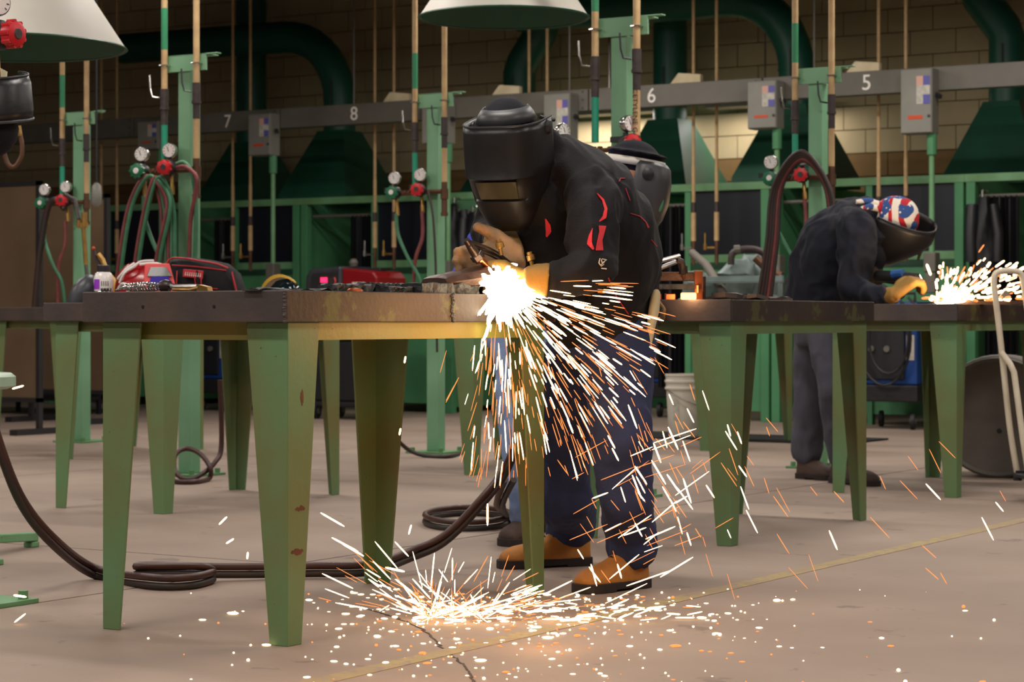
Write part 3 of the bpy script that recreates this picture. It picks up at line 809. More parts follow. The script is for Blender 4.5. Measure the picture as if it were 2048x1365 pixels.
for pts in ([(-.118, .05, .085), (-.10, .075, .125), (-.06, .07, .15), (-.02, .03, .172), (.04, .02, .176)], [(-.122, .04, .06), (-.108, .075, .08), (-.085, .092, .06), (-.10, .085, .03)], [(-.12, .02, .10), (-.09, .05, .14), (-.05, .045, .165)], [(-.03, .055, .16), (.03, .05, .165), (.07, .03, .16)]):
    q = [hp(a, b_+.006, h+.002) for a, b_, h in pts]; wh.tube(catmull(q, 4), .006, 6)
wh.build('stripe', M['shell_white'], t, smooth=60)
# tool bag
t = thing('tool_bag', 'black fabric tool bag with red piping on the table behind', 'bag', top4(405, 7.45))
ax = (RIGHT*.985 + FWD*-.17).normalized(); dp = V((0, 0, 1)).cross(ax)
c = top4(405, 7.45)
def bp(a, b, h): return c + ax*a + dp*b + UP*h
secs = []
for a, hh, dd in ((-.150, .10, .07), (-.146, .165, .085), (-.125, .195, .09), (-.06, .20, .092), (.05, .185, .092), (.12, .17, .092), (.155, .14, .09), (.172, .07, .085)):
    secs.append([bp(a+.012*(1-zz/.2)*(1 if a > 0 else -1), yy*dd, zz*hh/.2) for yy, zz in ((-1, 0), (-1.02, .06), (-.95, .13), (-.62, .185), (0, .203), (.62, .185), (.95, .13), (1.02, .06), (1, 0))])
MB().rings(secs).build('body', M['bag_black'], t, smooth=50)
pipe = lambda pts, r=.004: MB().tube(catmull([bp(*p) for p in pts], 5), r, 6).build('piping', M['trim_red'], t, smooth=60)
pipe([(-.158, -.09, .09), (-.150, -.075, .15), (-.128, -.055, .192), (-.08, -.055, .197), (.0, -.06, .185), (.08, -.065, .172), (.135, -.065, .152)])
pipe([(.158, -.085, .135), (.172, -.088, .08), (.187, -.088, .02)])
pipe([(-.11, -.088, .165), (.0, -.078, .158), (.13, -.076, .142)], .003)
pipe([(-.14, -.098, .085), (-.05, -.1, .075), (.10, -.1, .062)], .003)
for a in (-.07, .04):
    MB().tube([bp(a-.03, -.096, .14), bp(a-.025, -.104, .09), bp(a-.005, -.104, .03)], .012, 4).build('strap', M['bag_black'], t)
    pipe([(a-.042, -.1, .14), (a-.036, -.112, .09), (a-.015, -.112, .03)], .0028); pipe([(a-.012, -.1, .14), (a-.010, -.112, .09), (a-.006, -.112, .035)], .0028)
MB().prism([bp(-.055, -.104, .115), bp(.035, -.104, .105), bp(.037, -.100, .14), bp(-.053, -.100, .148)], -dp*.004).build('badge', M['trim_red'], t, bevel=.002)
s = MB(); xx = -.043
for k in range(8): s.bar(bp(xx+k*.0095, -.1105, .120-.001*k), bp(xx+k*.0095+.003, -.108, .136-.001*k), .0022, .001, -dp); s.bar(bp(xx+k*.0095, -.1105, .122-.001*k), bp(xx+.006+k*.0095, -.1105, .124-.001*k), .0022, .001, -dp)
s.build('badge_lettering', M['shell_white'], t)
# small bottle with purple label
c = top4(207, 7.0)
t = thing('spray_can', 'squat can with white and purple label at the left end of the table behind', 'can', c)
MB().lathe([(.042, 0), (.044, .01), (.044, .045), (.04, .05)], c, seg=18).build('base', M['chrome'], t, smooth=40)
MB().lathe([(.041, .05), (.042, .055), (.042, .10), (.034, .125), (.02, .135)], c, seg=18).build('body', M['shell_white'], t, smooth=40)
MB().lathe([(.026, .13), (.027, .135), (.027, .158), (.02, .16)], c, seg=14).build('cap', M['machine_dark'], t, smooth=40)
lb = MB(); 
lb.rings([[c+(-FWD*math.cos(a)+RIGHT*math.sin(a))*.0425+UP*h for a in [R(q) for q in (-55, -40, -25, -12)]] for h in (.058, .075, .10)], cap=False, closed=False)
lb.build('label', M['label_purple'], t)
lb = MB(); 
lb.rings([[c+(-FWD*math.cos(a)+RIGHT*math.sin(a))*.0425+UP*h for a in [R(q) for q in (-5, 15, 35, 60)]] for h in (.05, .056, .062)], cap=False, closed=False)
for q in range(4): lb.bar(c+(-FWD*math.cos(R(q*12))+RIGHT*math.sin(R(q*12)))*.0425+UP*.072, c+(-FWD*math.cos(R(q*12))+RIGHT*math.sin(R(q*12)))*.0425+UP*.092, .003, .001, -FWD)
lb.build('lettering', M['machine_dark'], t)
# grey round helmet lying left of the can
c = top4(160, 6.96)
t = thing('grey_helmet', 'dark grey rounded helmet shell lying at the left end of the table behind', 'helmet', c)
c2 = c+V((0, 0, .0))
secs = []
for h, r_ in ((0, .055), (.04, .06), (.07, .055), (.10, .04), (.12, .015)):
    secs.append([c2+RIGHT*(r_*1.0*math.cos(k*math.pi/9)+h*.35)+FWD*(r_*1.1*math.sin(k*math.pi/9))+UP*h for k in range(18)])
MB().rings(secs).build('shell', M['can_grey'], t, smooth=50)
# yellow air gun behind the can
t = thing('glue_gun', 'yellow-handled brass torch standing between the can and the red helmet', 'torch', at_top(226, 9.56))
MB().tube([at(212, 545, 9.56), at(222, 560, 9.56), at(232, 596, 9.56), at_top(232, 9.56)], [.014, .02, .017, .012], 8).build('handle', M['shield_yellow'], t, smooth=40)
MB().tube([at(196, 508, 9.56), at(205, 520, 9.56), at(213, 545, 9.56)], .012, 8).build('tube', M['brass'], t, smooth=40)
MB().ell(at(187, 497, 9.56), [V((.008, 0, 0)), V((0, .008, 0)), V((0, 0, .008))]).build('button', M['orange_label'], t, smooth=40)
MB().tube([at(188, 500, 9.56), at(192, 520, 9.56), at(210, 541, 9.56)], .007, 6).build('lever', M['valve'], t, smooth=40)
# yellow face shield
c = top4(560, 7.75)
t = thing('face_shield', 'yellow browguard face shield with dark visor lying on the table behind', 'face shield', c)
def sp(a, b, h): return c+RIGHT*a+FWD*b+UP*h
bw = MB(); A = []; B = []
for k in range(13):
    an = R(180-k*11); A.append(sp(.10*math.cos(an)+.005, -.02-.05*math.sin(an), .0+.13*math.sin(an))); B.append(sp(.085*math.cos(an)+.012, .06, .0+.125*math.sin(an)))
bw.rings([A, B, [p+V((0, 0, -.012)) for p in B], [p+V((0, 0, -.014))+RIGHT*.006 for p in A], A], cap=False, closed=False)
bw.build('brow', M['shield_yellow'], t, smooth=60)
vs = MB(); vs.rings([[sp(-.055, -.055, .0), sp(-.045, -.06, .06), sp(-.01, -.065, .10), sp(.04, -.055, .112)], [sp(.04, -.10, .0), sp(.045, -.10, .05), sp(.06, -.095, .08), sp(.075, -.075, .09)], [sp(.108, -.07, 0), sp(.10, -.07, .03), sp(.095, -.07, .06), sp(.085, -.07, .085)]], cap=False, closed=False)
o = vs.build('visor', M['shield_dark'], t, smooth=70)
m_ = o.modifiers.new('solid', 'SOLIDIFY'); m_.thickness = .003

# ------------------------------------------------------------------ things on the foreground table
# chipping hammer with spring handle
t = thing('chipping_hammer', 'chipping hammer with coiled spring handle on the front edge of the foreground table', 'hammer', (-3.75, 4.3, TZ))
def ep(px, back, dz):       # a point above the front edge of the foreground table
    y = 4.22+back; p = aty(px, 580, y); p.z = TZ+dz; return p
sp_ = []
for k in range(15*14+1):
    f = k/(15*14.); a = k*2*math.pi/14
    r_ = .0125*(1-abs(f-.55)*.9)*(1 if f > .06 else .6)
    p = ep(247+(325-247)*f, .06, .0135)
    sp_.append(p+V((0, 1, 0))*math.cos(a)*r_+UP*math.sin(a)*r_)
MB().tube(sp_, .0022, 5).build('spring_handle', M['chrome'], t, smooth=70)
MB().tube([ep(232, .06, .006), ep(247, .06, .012)], [.002, .005], 6).build('handle_tip', M['chrome'], t, smooth=60)
MB().lathe([(.014, -.012), (.017, 0), (.014, .012)], ep(331, .06, .015), V((1, .2, 0)), 16).build('collar', M['torch_black'], t, smooth=40)
MB().tube([ep(335, .06, .018), ep(350, .06, .013), ep(395, .06, .013)], .007, 8).build('shaft', M['chrome'], t, smooth=40)
hd = MB(); hd.tube([ep(345, .05, .006), ep(380, .05, .005), ep(400, .055, .010)], .004, 6); hd.prism([ep(392, .05, .002), ep(416, .05, .0), ep(414, .05, .012), ep(396, .05, .018)], V((0, .02, 0)))
hd.build('head', M['brass'], t, bevel=.001)
# cut slabs and slag along the edge
def rough_bar(name, p0, p1, w_, h_, lab, seedv, mat='slag', cat='steel bar', n=16, jit=.004):
    rr = random.Random(seedv); p0 = V(p0); p1 = V(p1); tdir = (p1-p0).normalized(); sd = tdir.cross(UP).normalized(); rings = []
    for k in range(n+1):
        c_ = p0.lerp(p1, k/n)
        rings.append([c_+sd*sx*(w_/2+rr.uniform(-jit, jit))+UP*(hz*h_+(rr.uniform(-jit, jit) if hz > 0 else 0)) for sx, hz in ((-1, 0), (1, 0), (1, .5), (1, 1), (.3, 1), (-.3, 1), (-1, 1), (-1, .5))])
    o = MB().rings(rings).build(name, M[mat], None, p0)
    return tag(o, lab, cat, 'cut steel bars on the foreground table')
X1 = T1[0]+.655
def sp2(px, inset, dz=0):   # a point near the right long side of the foreground table
    x = X1-inset; t_ = (px-1024)/F
    # solve for y on the line x = const
    y = (-x*CT - t_*ST*x)/(ST - t_*CT) if False else (t_*(-ST*x) - CT*x)/(ST - t_*CT)
    return V((x, y, TZ+dz))
rough_bar('steel_offcut', sp2(500, .10), sp2(668, .10), .05, .006, 'thin dark slag strip lying nearest the front corner of the foreground table', 3)
rough_bar('steel_offcut', sp2(652, .09), sp2(728, .09), .05, .020, 'short crusty grey bar left of the middle of the table edge', 4)
rough_bar('steel_offcut', sp2(722, .12), sp2(800, .12), .05, .025, 'crusty grey bar in the middle of the table edge', 5)
rough_bar('steel_offcut', sp2(765, .07), sp2(850, .07), .045, .016, 'low dark bar right of the middle of the table edge', 6)
rough_bar('steel_offcut', sp2(822, .06), sp2(938, .06), .07, .027, 'long crusty black bar under the plate being cut', 7)
rough_bar('steel_offcut', sp2(925, .10), sp2(990, .10), .06, .026, 'dark bar closest to the cutting flame', 8)
o = MB().ell(sp2(710, .02, .003), [V((.006, 0, 0)), V((0, .035, 0)), V((0, 0, .008))]).build('bright_chip', M['copper'], None, sp2(710, .02)); tag(o, 'small shiny pinkish metal chip on the table edge', 'metal chip')
# the workpiece being cut, resting on the bars
t = thing('workpiece', 'thick rusty steel plate being flame-cut on the foreground table edge', 'steel plate', sp2(930, .08))
mb = MB(); a = sp2(868, .09, .030); b = sp2(1012, .02, .062); td = (b-a).normalized(); sd = td.cross(UP).normalized(); rings = []
rr = random.Random(11)
for k in range(15):
    f = k/14; c_ = a.lerp(b, f); hh = .020+.012*f; ww = .055+.01*f
    if k in (0,): hh *= .7
    rings.append([c_+sd*math.cos(q*math.pi/5)*ww*(1+rr.uniform(-.03, .03))+UP*math.copysign(abs(math.sin(q*math.pi/5))**.5, math.sin(q*math.pi/5))*hh*(1+rr.uniform(-.08, .08)) for q in range(10)])
mb.rings(rings); mb.build('plate', M['hot_steel'], t, smooth=35)

# ------------------------------------------------------------------ things on the right hand table
def on2(px, d, dz=0.0):
    p = at(px, 600, d); p.z = TZ+dz; return p
t = thing('steel_fixture', 'welded box-section fixture glowing orange on the table right of the bent welder', 'fixture', on2(1360, 8.0))
b = MB(); b.bar(on2(1290, 7.95, .085), on2(1402, 7.95, .085), .05, .032); b.build('upper_beam', M['hot_steel'], t, bevel=.002)
b = MB(); b.bar(on2(1290, 7.93, .048), on2(1402, 7.93, .048), .08, .018); b.build('middle_plate', M['slag'], t)
b = MB(); b.bar(on2(1397, 7.9, 0), on2(1397, 7.9, .105), .03, .02, FWD); b.build('end_plate', M['copper'], t, bevel=.002)
b = MB(); b.bar(on2(1405, 7.97, 0), on2(1405, 7.97, .085), .02, .05, FWD); b.build('upright', M['hot_steel'], t)
b = MB(); b.bar(on2(1330, 7.95, .012), on2(1350, 7.95, .012), .05, .024); b.bar(on2(1310, 7.98, .012), on2(1322, 7.98, .012), .05, .024); b.build('foot_block', M['copper'], t, bevel=.003)
b = MB(); b.box(on2(1377, 7.88, .014), (.05, .03, .024)); o = b.build('hot_spot', glow('hot_metal', 'ffb070', 4.0), t, bevel=.004); part(o, 'white-hot glowing end')
b = MB(); b.bar(on2(1395, 7.87, .026), on2(1395, 7.87, .052), .004, .026, FWD); b.build('hot_face', glow('hot_metal_2', 'ff9a48', 2.2), t)
t = thing('clamp_tool', 'bright chrome twin-tube torch lying over the glowing fixture', 'torch', on2(1350, 7.9, .11))
for k, (y0, y1) in enumerate(((520, 512), (536, 524))):
    MB().tube([at(1300, y0+8, 7.75), at(1358-6*k, y1, 7.85)], .008, 8).build('tube', M['chrome'], t, smooth=40)
h = MB(); h.tube([at(1352, 520, 7.85), at(1362, 524, 7.86), at(1366, 542, 7.87)], .014, 8); h.cyl(at(1366, 533, 7.87), at(1367, 548, 7.87), .017, 8); h.build('head', M['torch_black'], t, smooth=40)
MB().tube([at(1367, 546, 7.87), at(1367, 558, 7.9)], [.009, .006], 8).build('nozzle', M['bronze'], t, smooth=40)
rr = random.Random(21)
for k in range(7):
    c = on2(1440+k*13+rr.uniform(-4, 4), 8.1+rr.uniform(-.15, .3), .0)
    mb = MB(); n = 7; poly = [c+RIGHT*(.05*math.cos(q*2*math.pi/n)*rr.uniform(.6, 1.3))+FWD*(.03*math.sin(q*2*math.pi/n)*rr.uniform(.6, 1.3))+UP*rr.uniform(0, .012) for q in range(n)]
    mb.prism(poly, V((0, 0, rr.uniform(.006, .022))))
    o = mb.build('scrap_piece', M['steel'], None, c); tag(o, 'jagged dark scrap of cut steel, %s from the glowing fixture' % ('first', 'second', 'third', 'fourth', 'fifth', 'sixth', 'seventh')[k], 'scrap', 'scraps of cut steel')
rough_bar('steel_flat', on2(1395, 8.75, .004), on2(1580, 8.55, .004), .05, .012, 'flat dark steel strip behind the scraps on the right hand table', 31, 'steel', 'steel bar')
# machine bed and castings on the far table
def on7(px, y, dz=0.0):
    p = aty(px, 600, y); p.z = TZ+dz; return p
t = thing('guide_rail', 'grey ribbed guide rail across the table with the castings', 'rail', on7(1480, 12.1))
b = MB(); 
for q in range(3): b.bar(on7(1402, 12.05+q*.03, .16+.012*q), on7(1566, 12.05+q*.03, .16+.012*q), .03, .02)
b.bar(on7(1406, 12.05, .0), on7(1406, 12.05, .15), .03, .03, FWD); b.bar(on7(1560, 12.05, .0), on7(1560, 12.05, .15), .03, .03, FWD)
b.build('rail', M['cast_grey'], t, bevel=.003)
cast = [(1475, 12.35, .26, .30, 'large grey-green cast vice body in the middle of the castings'), (1530, 12.5, .25, .28, 'pale grey casting at the right of the pile'), (1425, 12.5, .20, .22, 'dark casting at the left of the pile'), (1500, 12.7, .22, .34, 'grey casting at the back of the pile'), (1390, 12.7, .2, .24, 'small casting at the left end of the pile')]
for q, (px, y, w_, h_, lab) in enumerate(cast):
    rr = random.Random(40+q); c = on7(px, y)
    secs = []
    for z_, s_ in ((0, 1.0), (.25, 1.05), (.3, .75), (.6, .8), (.7, .95), (.9, .7), (1, .45)):
        ph = rr.uniform(-.02, .02)
        secs.append([c+RIGHT*(w_/2*s_*math.copysign(abs(math.cos(a))**.6, math.cos(a))+ph)+FWD*(w_/2.6*s_*math.copysign(abs(math.sin(a))**.6, math.sin(a)))+UP*z_*h_*rr.uniform(.97, 1.03) for a in [k*math.pi/7 for k in range(14)]])
    o = MB().rings(secs).build('vice_casting', M['cast_grey'], None, c, smooth=30); tag(o, lab, 'casting', 'castings on the far table')
t = thing('c_clamp', 'dark bent pipe handle arching over the castings', 'clamp', on7(1495, 12.3, .33))
MB().tube(catmull([at(1462, 530, 13.6), at(1465, 508, 13.6), at(1485, 499, 13.6), at(1512, 500, 13.6), at(1530, 512, 13.6), at(1525, 535, 13.6)], 5), .022, 8).build('handle', M['valve'], t, smooth=50)
MB().cyl(at(1468, 500, 13.6), at(1480, 499, 13.6), .028, 8).build('collar', M['beam_grey'], t, smooth=40)
MB().tube([at(1510, 515, 13.5), at(1530, 535, 13.5), at(1560, 552, 13.5)], .025, 8).build('screw', M['bronze'], t, smooth=40)
o = MB().tube([at(1384, 506, 13.9), at(1412, 530, 13.75), on7(1462, 12.0, .02)], .026, 10).build('round_bar', M['drum_grey'], None, at(1412, 530, 13.3), smooth=40); tag(o, 'thick grey round bar leaning diagonally against the castings', 'bar')
# ------------------------------------------------------------------ machines and things on the floor
def caster(t, c, r=.06):
    MB().lathe([(r*.5, -.018), (r, -.014), (r, .014), (r*.5, .018)], c, (1, .25, 0), 16).build('wheel', M['machine_black'], t, smooth=40)
    MB().lathe([(r*.45, -.021), (r*.45, .021)], c, (1, .25, 0), 10).build('hub', M['beam_grey'], t)
# red power source on a cart
c = fl(706, 838); c.z = 0
t = thing('welding_power_source', 'red and black welding power source with a glowing red display on a cart', 'welding machine', c)
x, y = c.x, c.y
def pw(a, b, z): return V((x+a, y+b, z))
MB().b2(pw(-.30, -.2, .10), pw(.36, .2, .14)).build('cart_tray', M['machine_black'], t, bevel=.01)
MB().b2(pw(-.26, -.18, .14), pw(.33, .18, .62)).build('cooler', M['machine_black'], t, bevel=.02)
b = MB(); b.prism([pw(.04, -.2, .64), pw(.38, -.2, .64), pw(.38, -.2, 1.12), pw(.34, -.2, 1.17), pw(.04, -.2, 1.20)], V((0, .4, 0))); b.build('housing', M['machine_red'], t, bevel=.015)
b = MB(); b.prism([pw(-.34, -.215, .64), pw(.04, -.215, .64), pw(.04, -.215, 1.215), pw(-.27, -.215, 1.195), pw(-.31, -.215, 1.14)], V((0, .43, 0))); b.build('front_bezel', M['can_grey'], t, bevel=.02)
MB().prism([pw(-.29, -.222, .80), pw(.01, -.222, .80), pw(.01, -.222, 1.17), pw(-.24, -.222, 1.155)], V((0, .01, 0))).build('control_panel', M['machine_dark'], t)
MB().b2(pw(-.15, -.230, 1.085), pw(-.09, -.222, 1.125)).build('display', G_RED, t)
MB().cyl(pw(-.035, -.24, 1.095), pw(-.035, -.22, 1.095), .028, 14).build('dial_knob', M['valve'], t, smooth=40)
MB().tube([pw(-.012, -.232, 1.125), pw(-.0, -.232, 1.095), pw(-.015, -.232, 1.06)], .005, 6).build('dial_scale', M['frame_red'], t)
s = MB()
for k in range(4): s.b2(pw(.14+k*.032, -.204, 1.05), pw(.164+k*.032, -.2, 1.085))
s.build('lettering', M['shell_white'], t)
b = MB(); b.b2(pw(.06, -.05, 1.17), pw(.30, .05, 1.20)); b.build('handle', M['machine_black'], t, bevel=.01)
for sx, sy in ((-.24, -.16), (.30, -.2), (-.24, .16), (.30, .2)):
    r_ = .07 if sx < 0 else .10
    caster(t, pw(sx, sy, r_), r_)
MB().lathe([(.03, -.03), (.04, 0), (.02, .03)], pw(.02, -.02, 1.245), seg=10).build('gas_cap', M['beam_grey'], t, smooth=40)
# blue welders under the booths
def blue_welder(px, py, lab, w_=.42, h_=.62, dp=.5, tall=.16):
    c = fl(px, py); c.z = 0; x, y = c.x, c.y
    t = thing('blue_welder', lab, 'welding machine', c, 'blue welding machines on casters')
    MB().b2((x-w_/2, y-.15, tall), (x+w_/2, y+dp-.15, tall+.12)).build('tray', M['machine_black'], t, bevel=.01)
    MB().b2((x-w_/2+.01, y-.13, tall+.12), (x+w_/2-.01, y+dp-.17, tall+h_)).build('cabinet', M['machine_blue'], t, bevel=.015)
    MB().b2((x-w_/2+.02, y-.15, tall+.16), (x+w_/2-.10, y-.13, tall+h_-.05)).build('front_panel', M['machine_black'], t, bevel=.006)
    for qx in (-.1, .02): MB().cyl((x+qx, y-.165, tall+.38), (x+qx, y-.15, tall+.38), .023, 12).build('dial', M['beam_grey'], t, smooth=40)
    MB().b2((x+w_/2-.09, y-.137, tall+.3), (x+w_/2-.03, y-.13, tall+.48)).build('sticker', M['label_grey'], t)
    for sx in (-1, 1):
        for sy in (-.08, dp-.25): caster(t, V((x+sx*(w_/2-.06), y+sy, .06)))
    h = MB(); h.tube([(x-w_/2+.03, y-.12, tall+h_), (x-w_/2+.03, y-.12, tall+h_+.06), (x+w_/2-.03, y-.12, tall+h_+.06), (x+w_/2-.03, y-.12, tall+h_)], .012, 6); h.build('handle', M['machine_dark'], t)
    return t, x, y
t, x, y = blue_welder(1785, 858, 'blue welding machine with looped cables under the table at the right', .5, .72, .5, .2)
for k, rr_ in enumerate((.20, .15)):
    MB().tube([V((x+.02+rr_*math.sin(a)+.04*k, y-.2-.02*k, .66-rr_*1.7*math.cos(a))) for a in [R(q*15) for q in range(-11, 12)]], .010, 6).build('cable', M['machine_dark'], t, smooth=60)
MB().tube([(x+.36, y-.2, .38), (x+.36, y-.2, .60)], .022, 8).build('electrode_holder', M['knob_red'], t, smooth=40)
MB().tube([(x+.36, y-.2, .34), (x+.36, y-.2, .38)], .012, 8).build('holder_tip', M['paper'], t, smooth=40)
MB().tube([(x+.36, y-.2, .60), (x+.35, y-.2, .8), (x+.2, y-.2, .95)], .010, 8).build('cable', M['machine_dark'], t, smooth=40)
blue_welder(1362, 835, 'dark blue welding machine behind the white bucket', .42, .66)
blue_welder(440, 822, 'blue welding machine on casters behind the left gas post', .40, .62)
blue_welder(190, 826, 'blue welding machine behind the second table from the left edge', .40, .62)
# dark rack with boxes under the far left table
c = fl(55, 830); c.z = 0
t = thing('supply_rack', 'dark low rack with small boxes under the table at the left edge', 'rack', c)
x, y = c.x, c.y
for z in (.12, .42, .72): MB().b2((x-.5, y, z), (x+.45, y+.4, z+.03)).build('shelf', M['machine_black'], t)
for sx in (-.5, .42):
    for sy in (0, .37): MB().b2((x+sx, y+sy, 0), (x+sx+.03, y+sy+.03, .95)).build('leg', M['machine_black'], t)
for q, (a, w_, z, h_, m_) in enumerate(((-.4, .22, .45, .13, 'wood_tan'), (-.05, .1, .45, .11, 'drum_grey'), (.09, .1, .45, .11, 'drum_grey'), (.24, .1, .45, .12, 'beam_grey'), (-.35, .2, .15, .14, 'wood_tan'), (.0, .3, .15, .12, 'machine_dark'))):
    o = MB().b2((x+a, y+.03, z), (x+a+w_, y+.28, z+h_)).build('storage_box', M[m_], None, (x+a+w_/2, y+.15, z), bevel=.004)
    tag(o, ['long tan box on the middle shelf of the low rack', 'first small grey box on the middle shelf of the low rack', 'second small grey box on the middle shelf of the low rack', 'small pale box at the right of the middle shelf', 'tan box on the bottom shelf of the low rack', 'dark box on the bottom shelf of the low rack'][q], 'box', 'boxes in the low rack')
# bucket on rubber mat
c = fl(1375, 876); c.z = .012; 
o = MB().b2((c.x-1.0, c.y-.25, 0), (c.x+1.25, c.y+.45, .012)).build('rubber_mat', M['rubber_mat'], None, (c.x, c.y, 0)); tag(o, 'black rubber mat on the floor under the white bucket', 'mat')
t = thing('bucket', 'white plastic bucket with wire handle right of the bent welder', 'bucket', c)
MB().lathe([(.122, 0), (.128, .02), (.142, .31), (.152, .315), (.152, .325), (.145, .33), (.146, .355), (.153, .36), (.153, .372), (.146, .376), (.147, .40), (.152, .405), (.150, .415), (.143, .415), (.128, .03), (.0, .03)], c, seg=32, cap=False).build('shell', M['bucket_white'], t, smooth=35)
MB().tube(catmull([c+RIGHT*(-.152)+V((0, 0, .32)), c+RIGHT*(-.08)-FWD*.14+V((0, 0, .27)), c+RIGHT*.05-FWD*.165+V((0, 0, .21)), c+RIGHT*.13-FWD*.10+V((0, 0, .20)), c+RIGHT*.156+V((0, 0, .30))], 6), .004, 6).build('handle', M['chrome'], t)
lb = MB(); lb.rings([[c+(-FWD*math.cos(a)+RIGHT*math.sin(a))*(.1355+.045*(h-.1)*.9)+UP*h for a in [R(q) for q in (-48, -42, -36, -30)]] for h in (.11, .16, .20, .25)], cap=False, closed=False); lb.build('print', M['label_grey'], t)
# grey drum lying on its side
c = fl(1994, 957); d0 = (c.xy).length; r_ = .305; c.z = r_
ax = (FWD*.95+RIGHT*.32).normalized()
t = thing('steel_drum', 'large grey round drum lying on its side under the table at the right edge', 'drum', (c.x, c.y, 0))
MB().lathe([(r_-.03, .012), (r_-.012, .004), (r_, .012), (r_, .06), (r_+.006, .075), (r_, .09), (r_, .48), (r_-.02, .5)], c, ax, 48).build('shell', M['drum_grey'], t, smooth=30)
MB().lathe([(.012, .002), (.012, .013)], c+V((0, 0, -.07))+RIGHT*.01, ax, 10).build('bung', M['machine_black'], t)
MB().lathe([(r_-.028, .008), (r_-.012, .0), (r_-.004, .008)], c, ax, 48, cap=False).build('rim', M['beam_grey'], t, smooth=40)
o = MB().b2((c.x+.15, c.y+.75, 0), (c.x+.75, c.y+.80, .75)).build('sheet_metal', M['drum_grey'], None, (c.x+.45, c.y+.78, 0), bevel=.01); tag(o, 'pale grey sheet standing behind the drum at the right edge', 'sheet')
# cream hand truck
D = 9.75
def ht(px, py, dd=0): return at(px, py, D+dd)
t = thing('hand_truck', 'cream tubular hand truck standing at the right edge before the table', 'hand truck', fl(2075, 985))
MB().tube(catmull([ht(2034, 945), ht(2019, 850), ht(2003, 700), ht(1993, 610), ht(1988, 570), ht(1991, 549), ht(2004, 543), ht(2030, 543), ht(2043, 550), ht(2049, 580), ht(2060, 660), ht(2075, 780), ht(2095, 945)], 6), .0135, 10).build('frame', M['tube_cream'], t, smooth=60)
MB().tube([ht(2002, 705, -.02), ht(2020, 728, -.04), ht(2028, 745, -.05), ht(2046, 880, -.05), ht(2056, 945, -.05)], .0135, 10).build('stay', M['tube_cream'], t, smooth=60)
b = MB(); b.bar(ht(2030, 948), ht(2100, 948), .05, .03); b.bar(ht(2035, 950), ht(2035, 962), .03, .03); b.build('axle_bracket', M['machine_black'], t)
ac = ht(2112, 940); ac.z = .11
MB().lathe([(.05, -.03), (.11, -.025), (.11, .025), (.05, .03)], ac, RIGHT, 20).build('wheel', M['machine_black'], t, smooth=40)
b = MB(); b.bar(ht(2070, 950, -.03), ht(2110, 960, -.25), .2, .012); b.build('toe_plate', M['machine_dark'], t)
# green stool at the left edge
c = W((-110-1024)/F*7.2, 7.2, 0)
t = thing('stool', 'pale green round stool cut off by the left edge', 'stool', c)
MB().lathe([(.0, .565), (.20, .565), (.225, .575), (.225, .605), (.21, .617), (.0, .617)], c, seg=32, cap=False).build('seat', M['stool_green'], t, smooth=40)
MB().cyl(c+V((0, 0, .05)), c+V((0, 0, .57)), .03, 12).build('column', M['stool_green'], t, smooth=40)
for k in range(4):
    e = fl(68, 1094) if k == 0 else None
    dv = (fl(68, 1094)-c); dv.z = 0; dv = Matrix.Rotation(R(90*k), 3, 'Z') @ dv*(1 if k == 0 else .35)
    b = MB(); b.bar(c+V((0, 0, .07)), c+dv+V((0, 0, .035)), .04, .03); b.box(c+dv*.97+V((0, 0, .01)), (.04, .04, .02)); b.build('foot', M['green'], t, bevel=.004)
# black helmet hanging at the left post
c = at(-18, 205, 6.0)
t = thing('hanging_helmet', 'black welding helmet hanging at the left edge below a red knob', 'helmet', c)
secs = []
for a in range(13):
    an = R(-60+a*17); 
    secs.append([c+RIGHT*(.108*math.sin(an)*s_)+FWD*(-.10*math.cos(an)*s_)+UP*(h-.02*math.cos(an)) for h, s_ in ((.075, .92), (.05, 1.0), (-.02, 1.06), (-.045, 1.04))])
o = MB().rings(secs, cap=False, closed=False).build('shell', M['helmet_black'], t, smooth=60)
m_ = o.modifiers.new('solid', 'SOLIDIFY'); m_.thickness = .004
MB().tube([s_[0] for s_ in secs], .003, 6).build('rim', M['can_grey'], t, smooth=60); MB().tube([s_[3] for s_ in secs], .0045, 6).build('rim', M['can_grey'], t, smooth=60)
b = MB(); b.ell(c+V((0, 0, -.07)), [RIGHT*.075, FWD*.075, UP*.08], 16, 8); b.build('lining', M['cap_dark'], t, smooth=60)
MB().tube(catmull([c+V((0, 0, .05)), c+V((0, 0, .09))-RIGHT*.05, c+V((0, 0, .11))-RIGHT*.11], 4), .006, 6).build('strap', M['black_plastic'], t)
b = MB(); q = c+UP*.07-FWD*.03; b.prism([q+RIGHT*(-.03), q+RIGHT*.045+UP*-.01, q+RIGHT*.047+UP*.012, q+RIGHT*.02+UP*.026, q+RIGHT*-.005+UP*.04, q+RIGHT*-.03+UP*.045], FWD*.02)
o = b.build('leather_pad', M['paper'], None, q); tag(o, 'torn cream leather pad stuck in the hanging black helmet', 'pad')
t = thing('hose_loop', 'brown hose loop with a brass end below the hanging black helmet', 'hose', at(20, 300, 8.5))
MB().tube(catmull([at(12, 262, 8.5), at(6, 290, 8.5), at(14, 325, 8.5), at(28, 334, 8.5), at(42, 315, 8.5), at(44, 290, 8.5), at(40, 268, 8.5)], 6), .009, 8).build('hose', M['bronze'], t, smooth=60)
MB().tube([at(40, 272, 8.5), at(37, 252, 8.5)], .010, 8).build('fitting', M['brass'], t, smooth=40)
MB().tube([at(12, 264, 8.5), at(4, 240, 8.4), at(-60, 200, 8.3)], .009, 8).build('tail', M['bronze'], t, smooth=60)
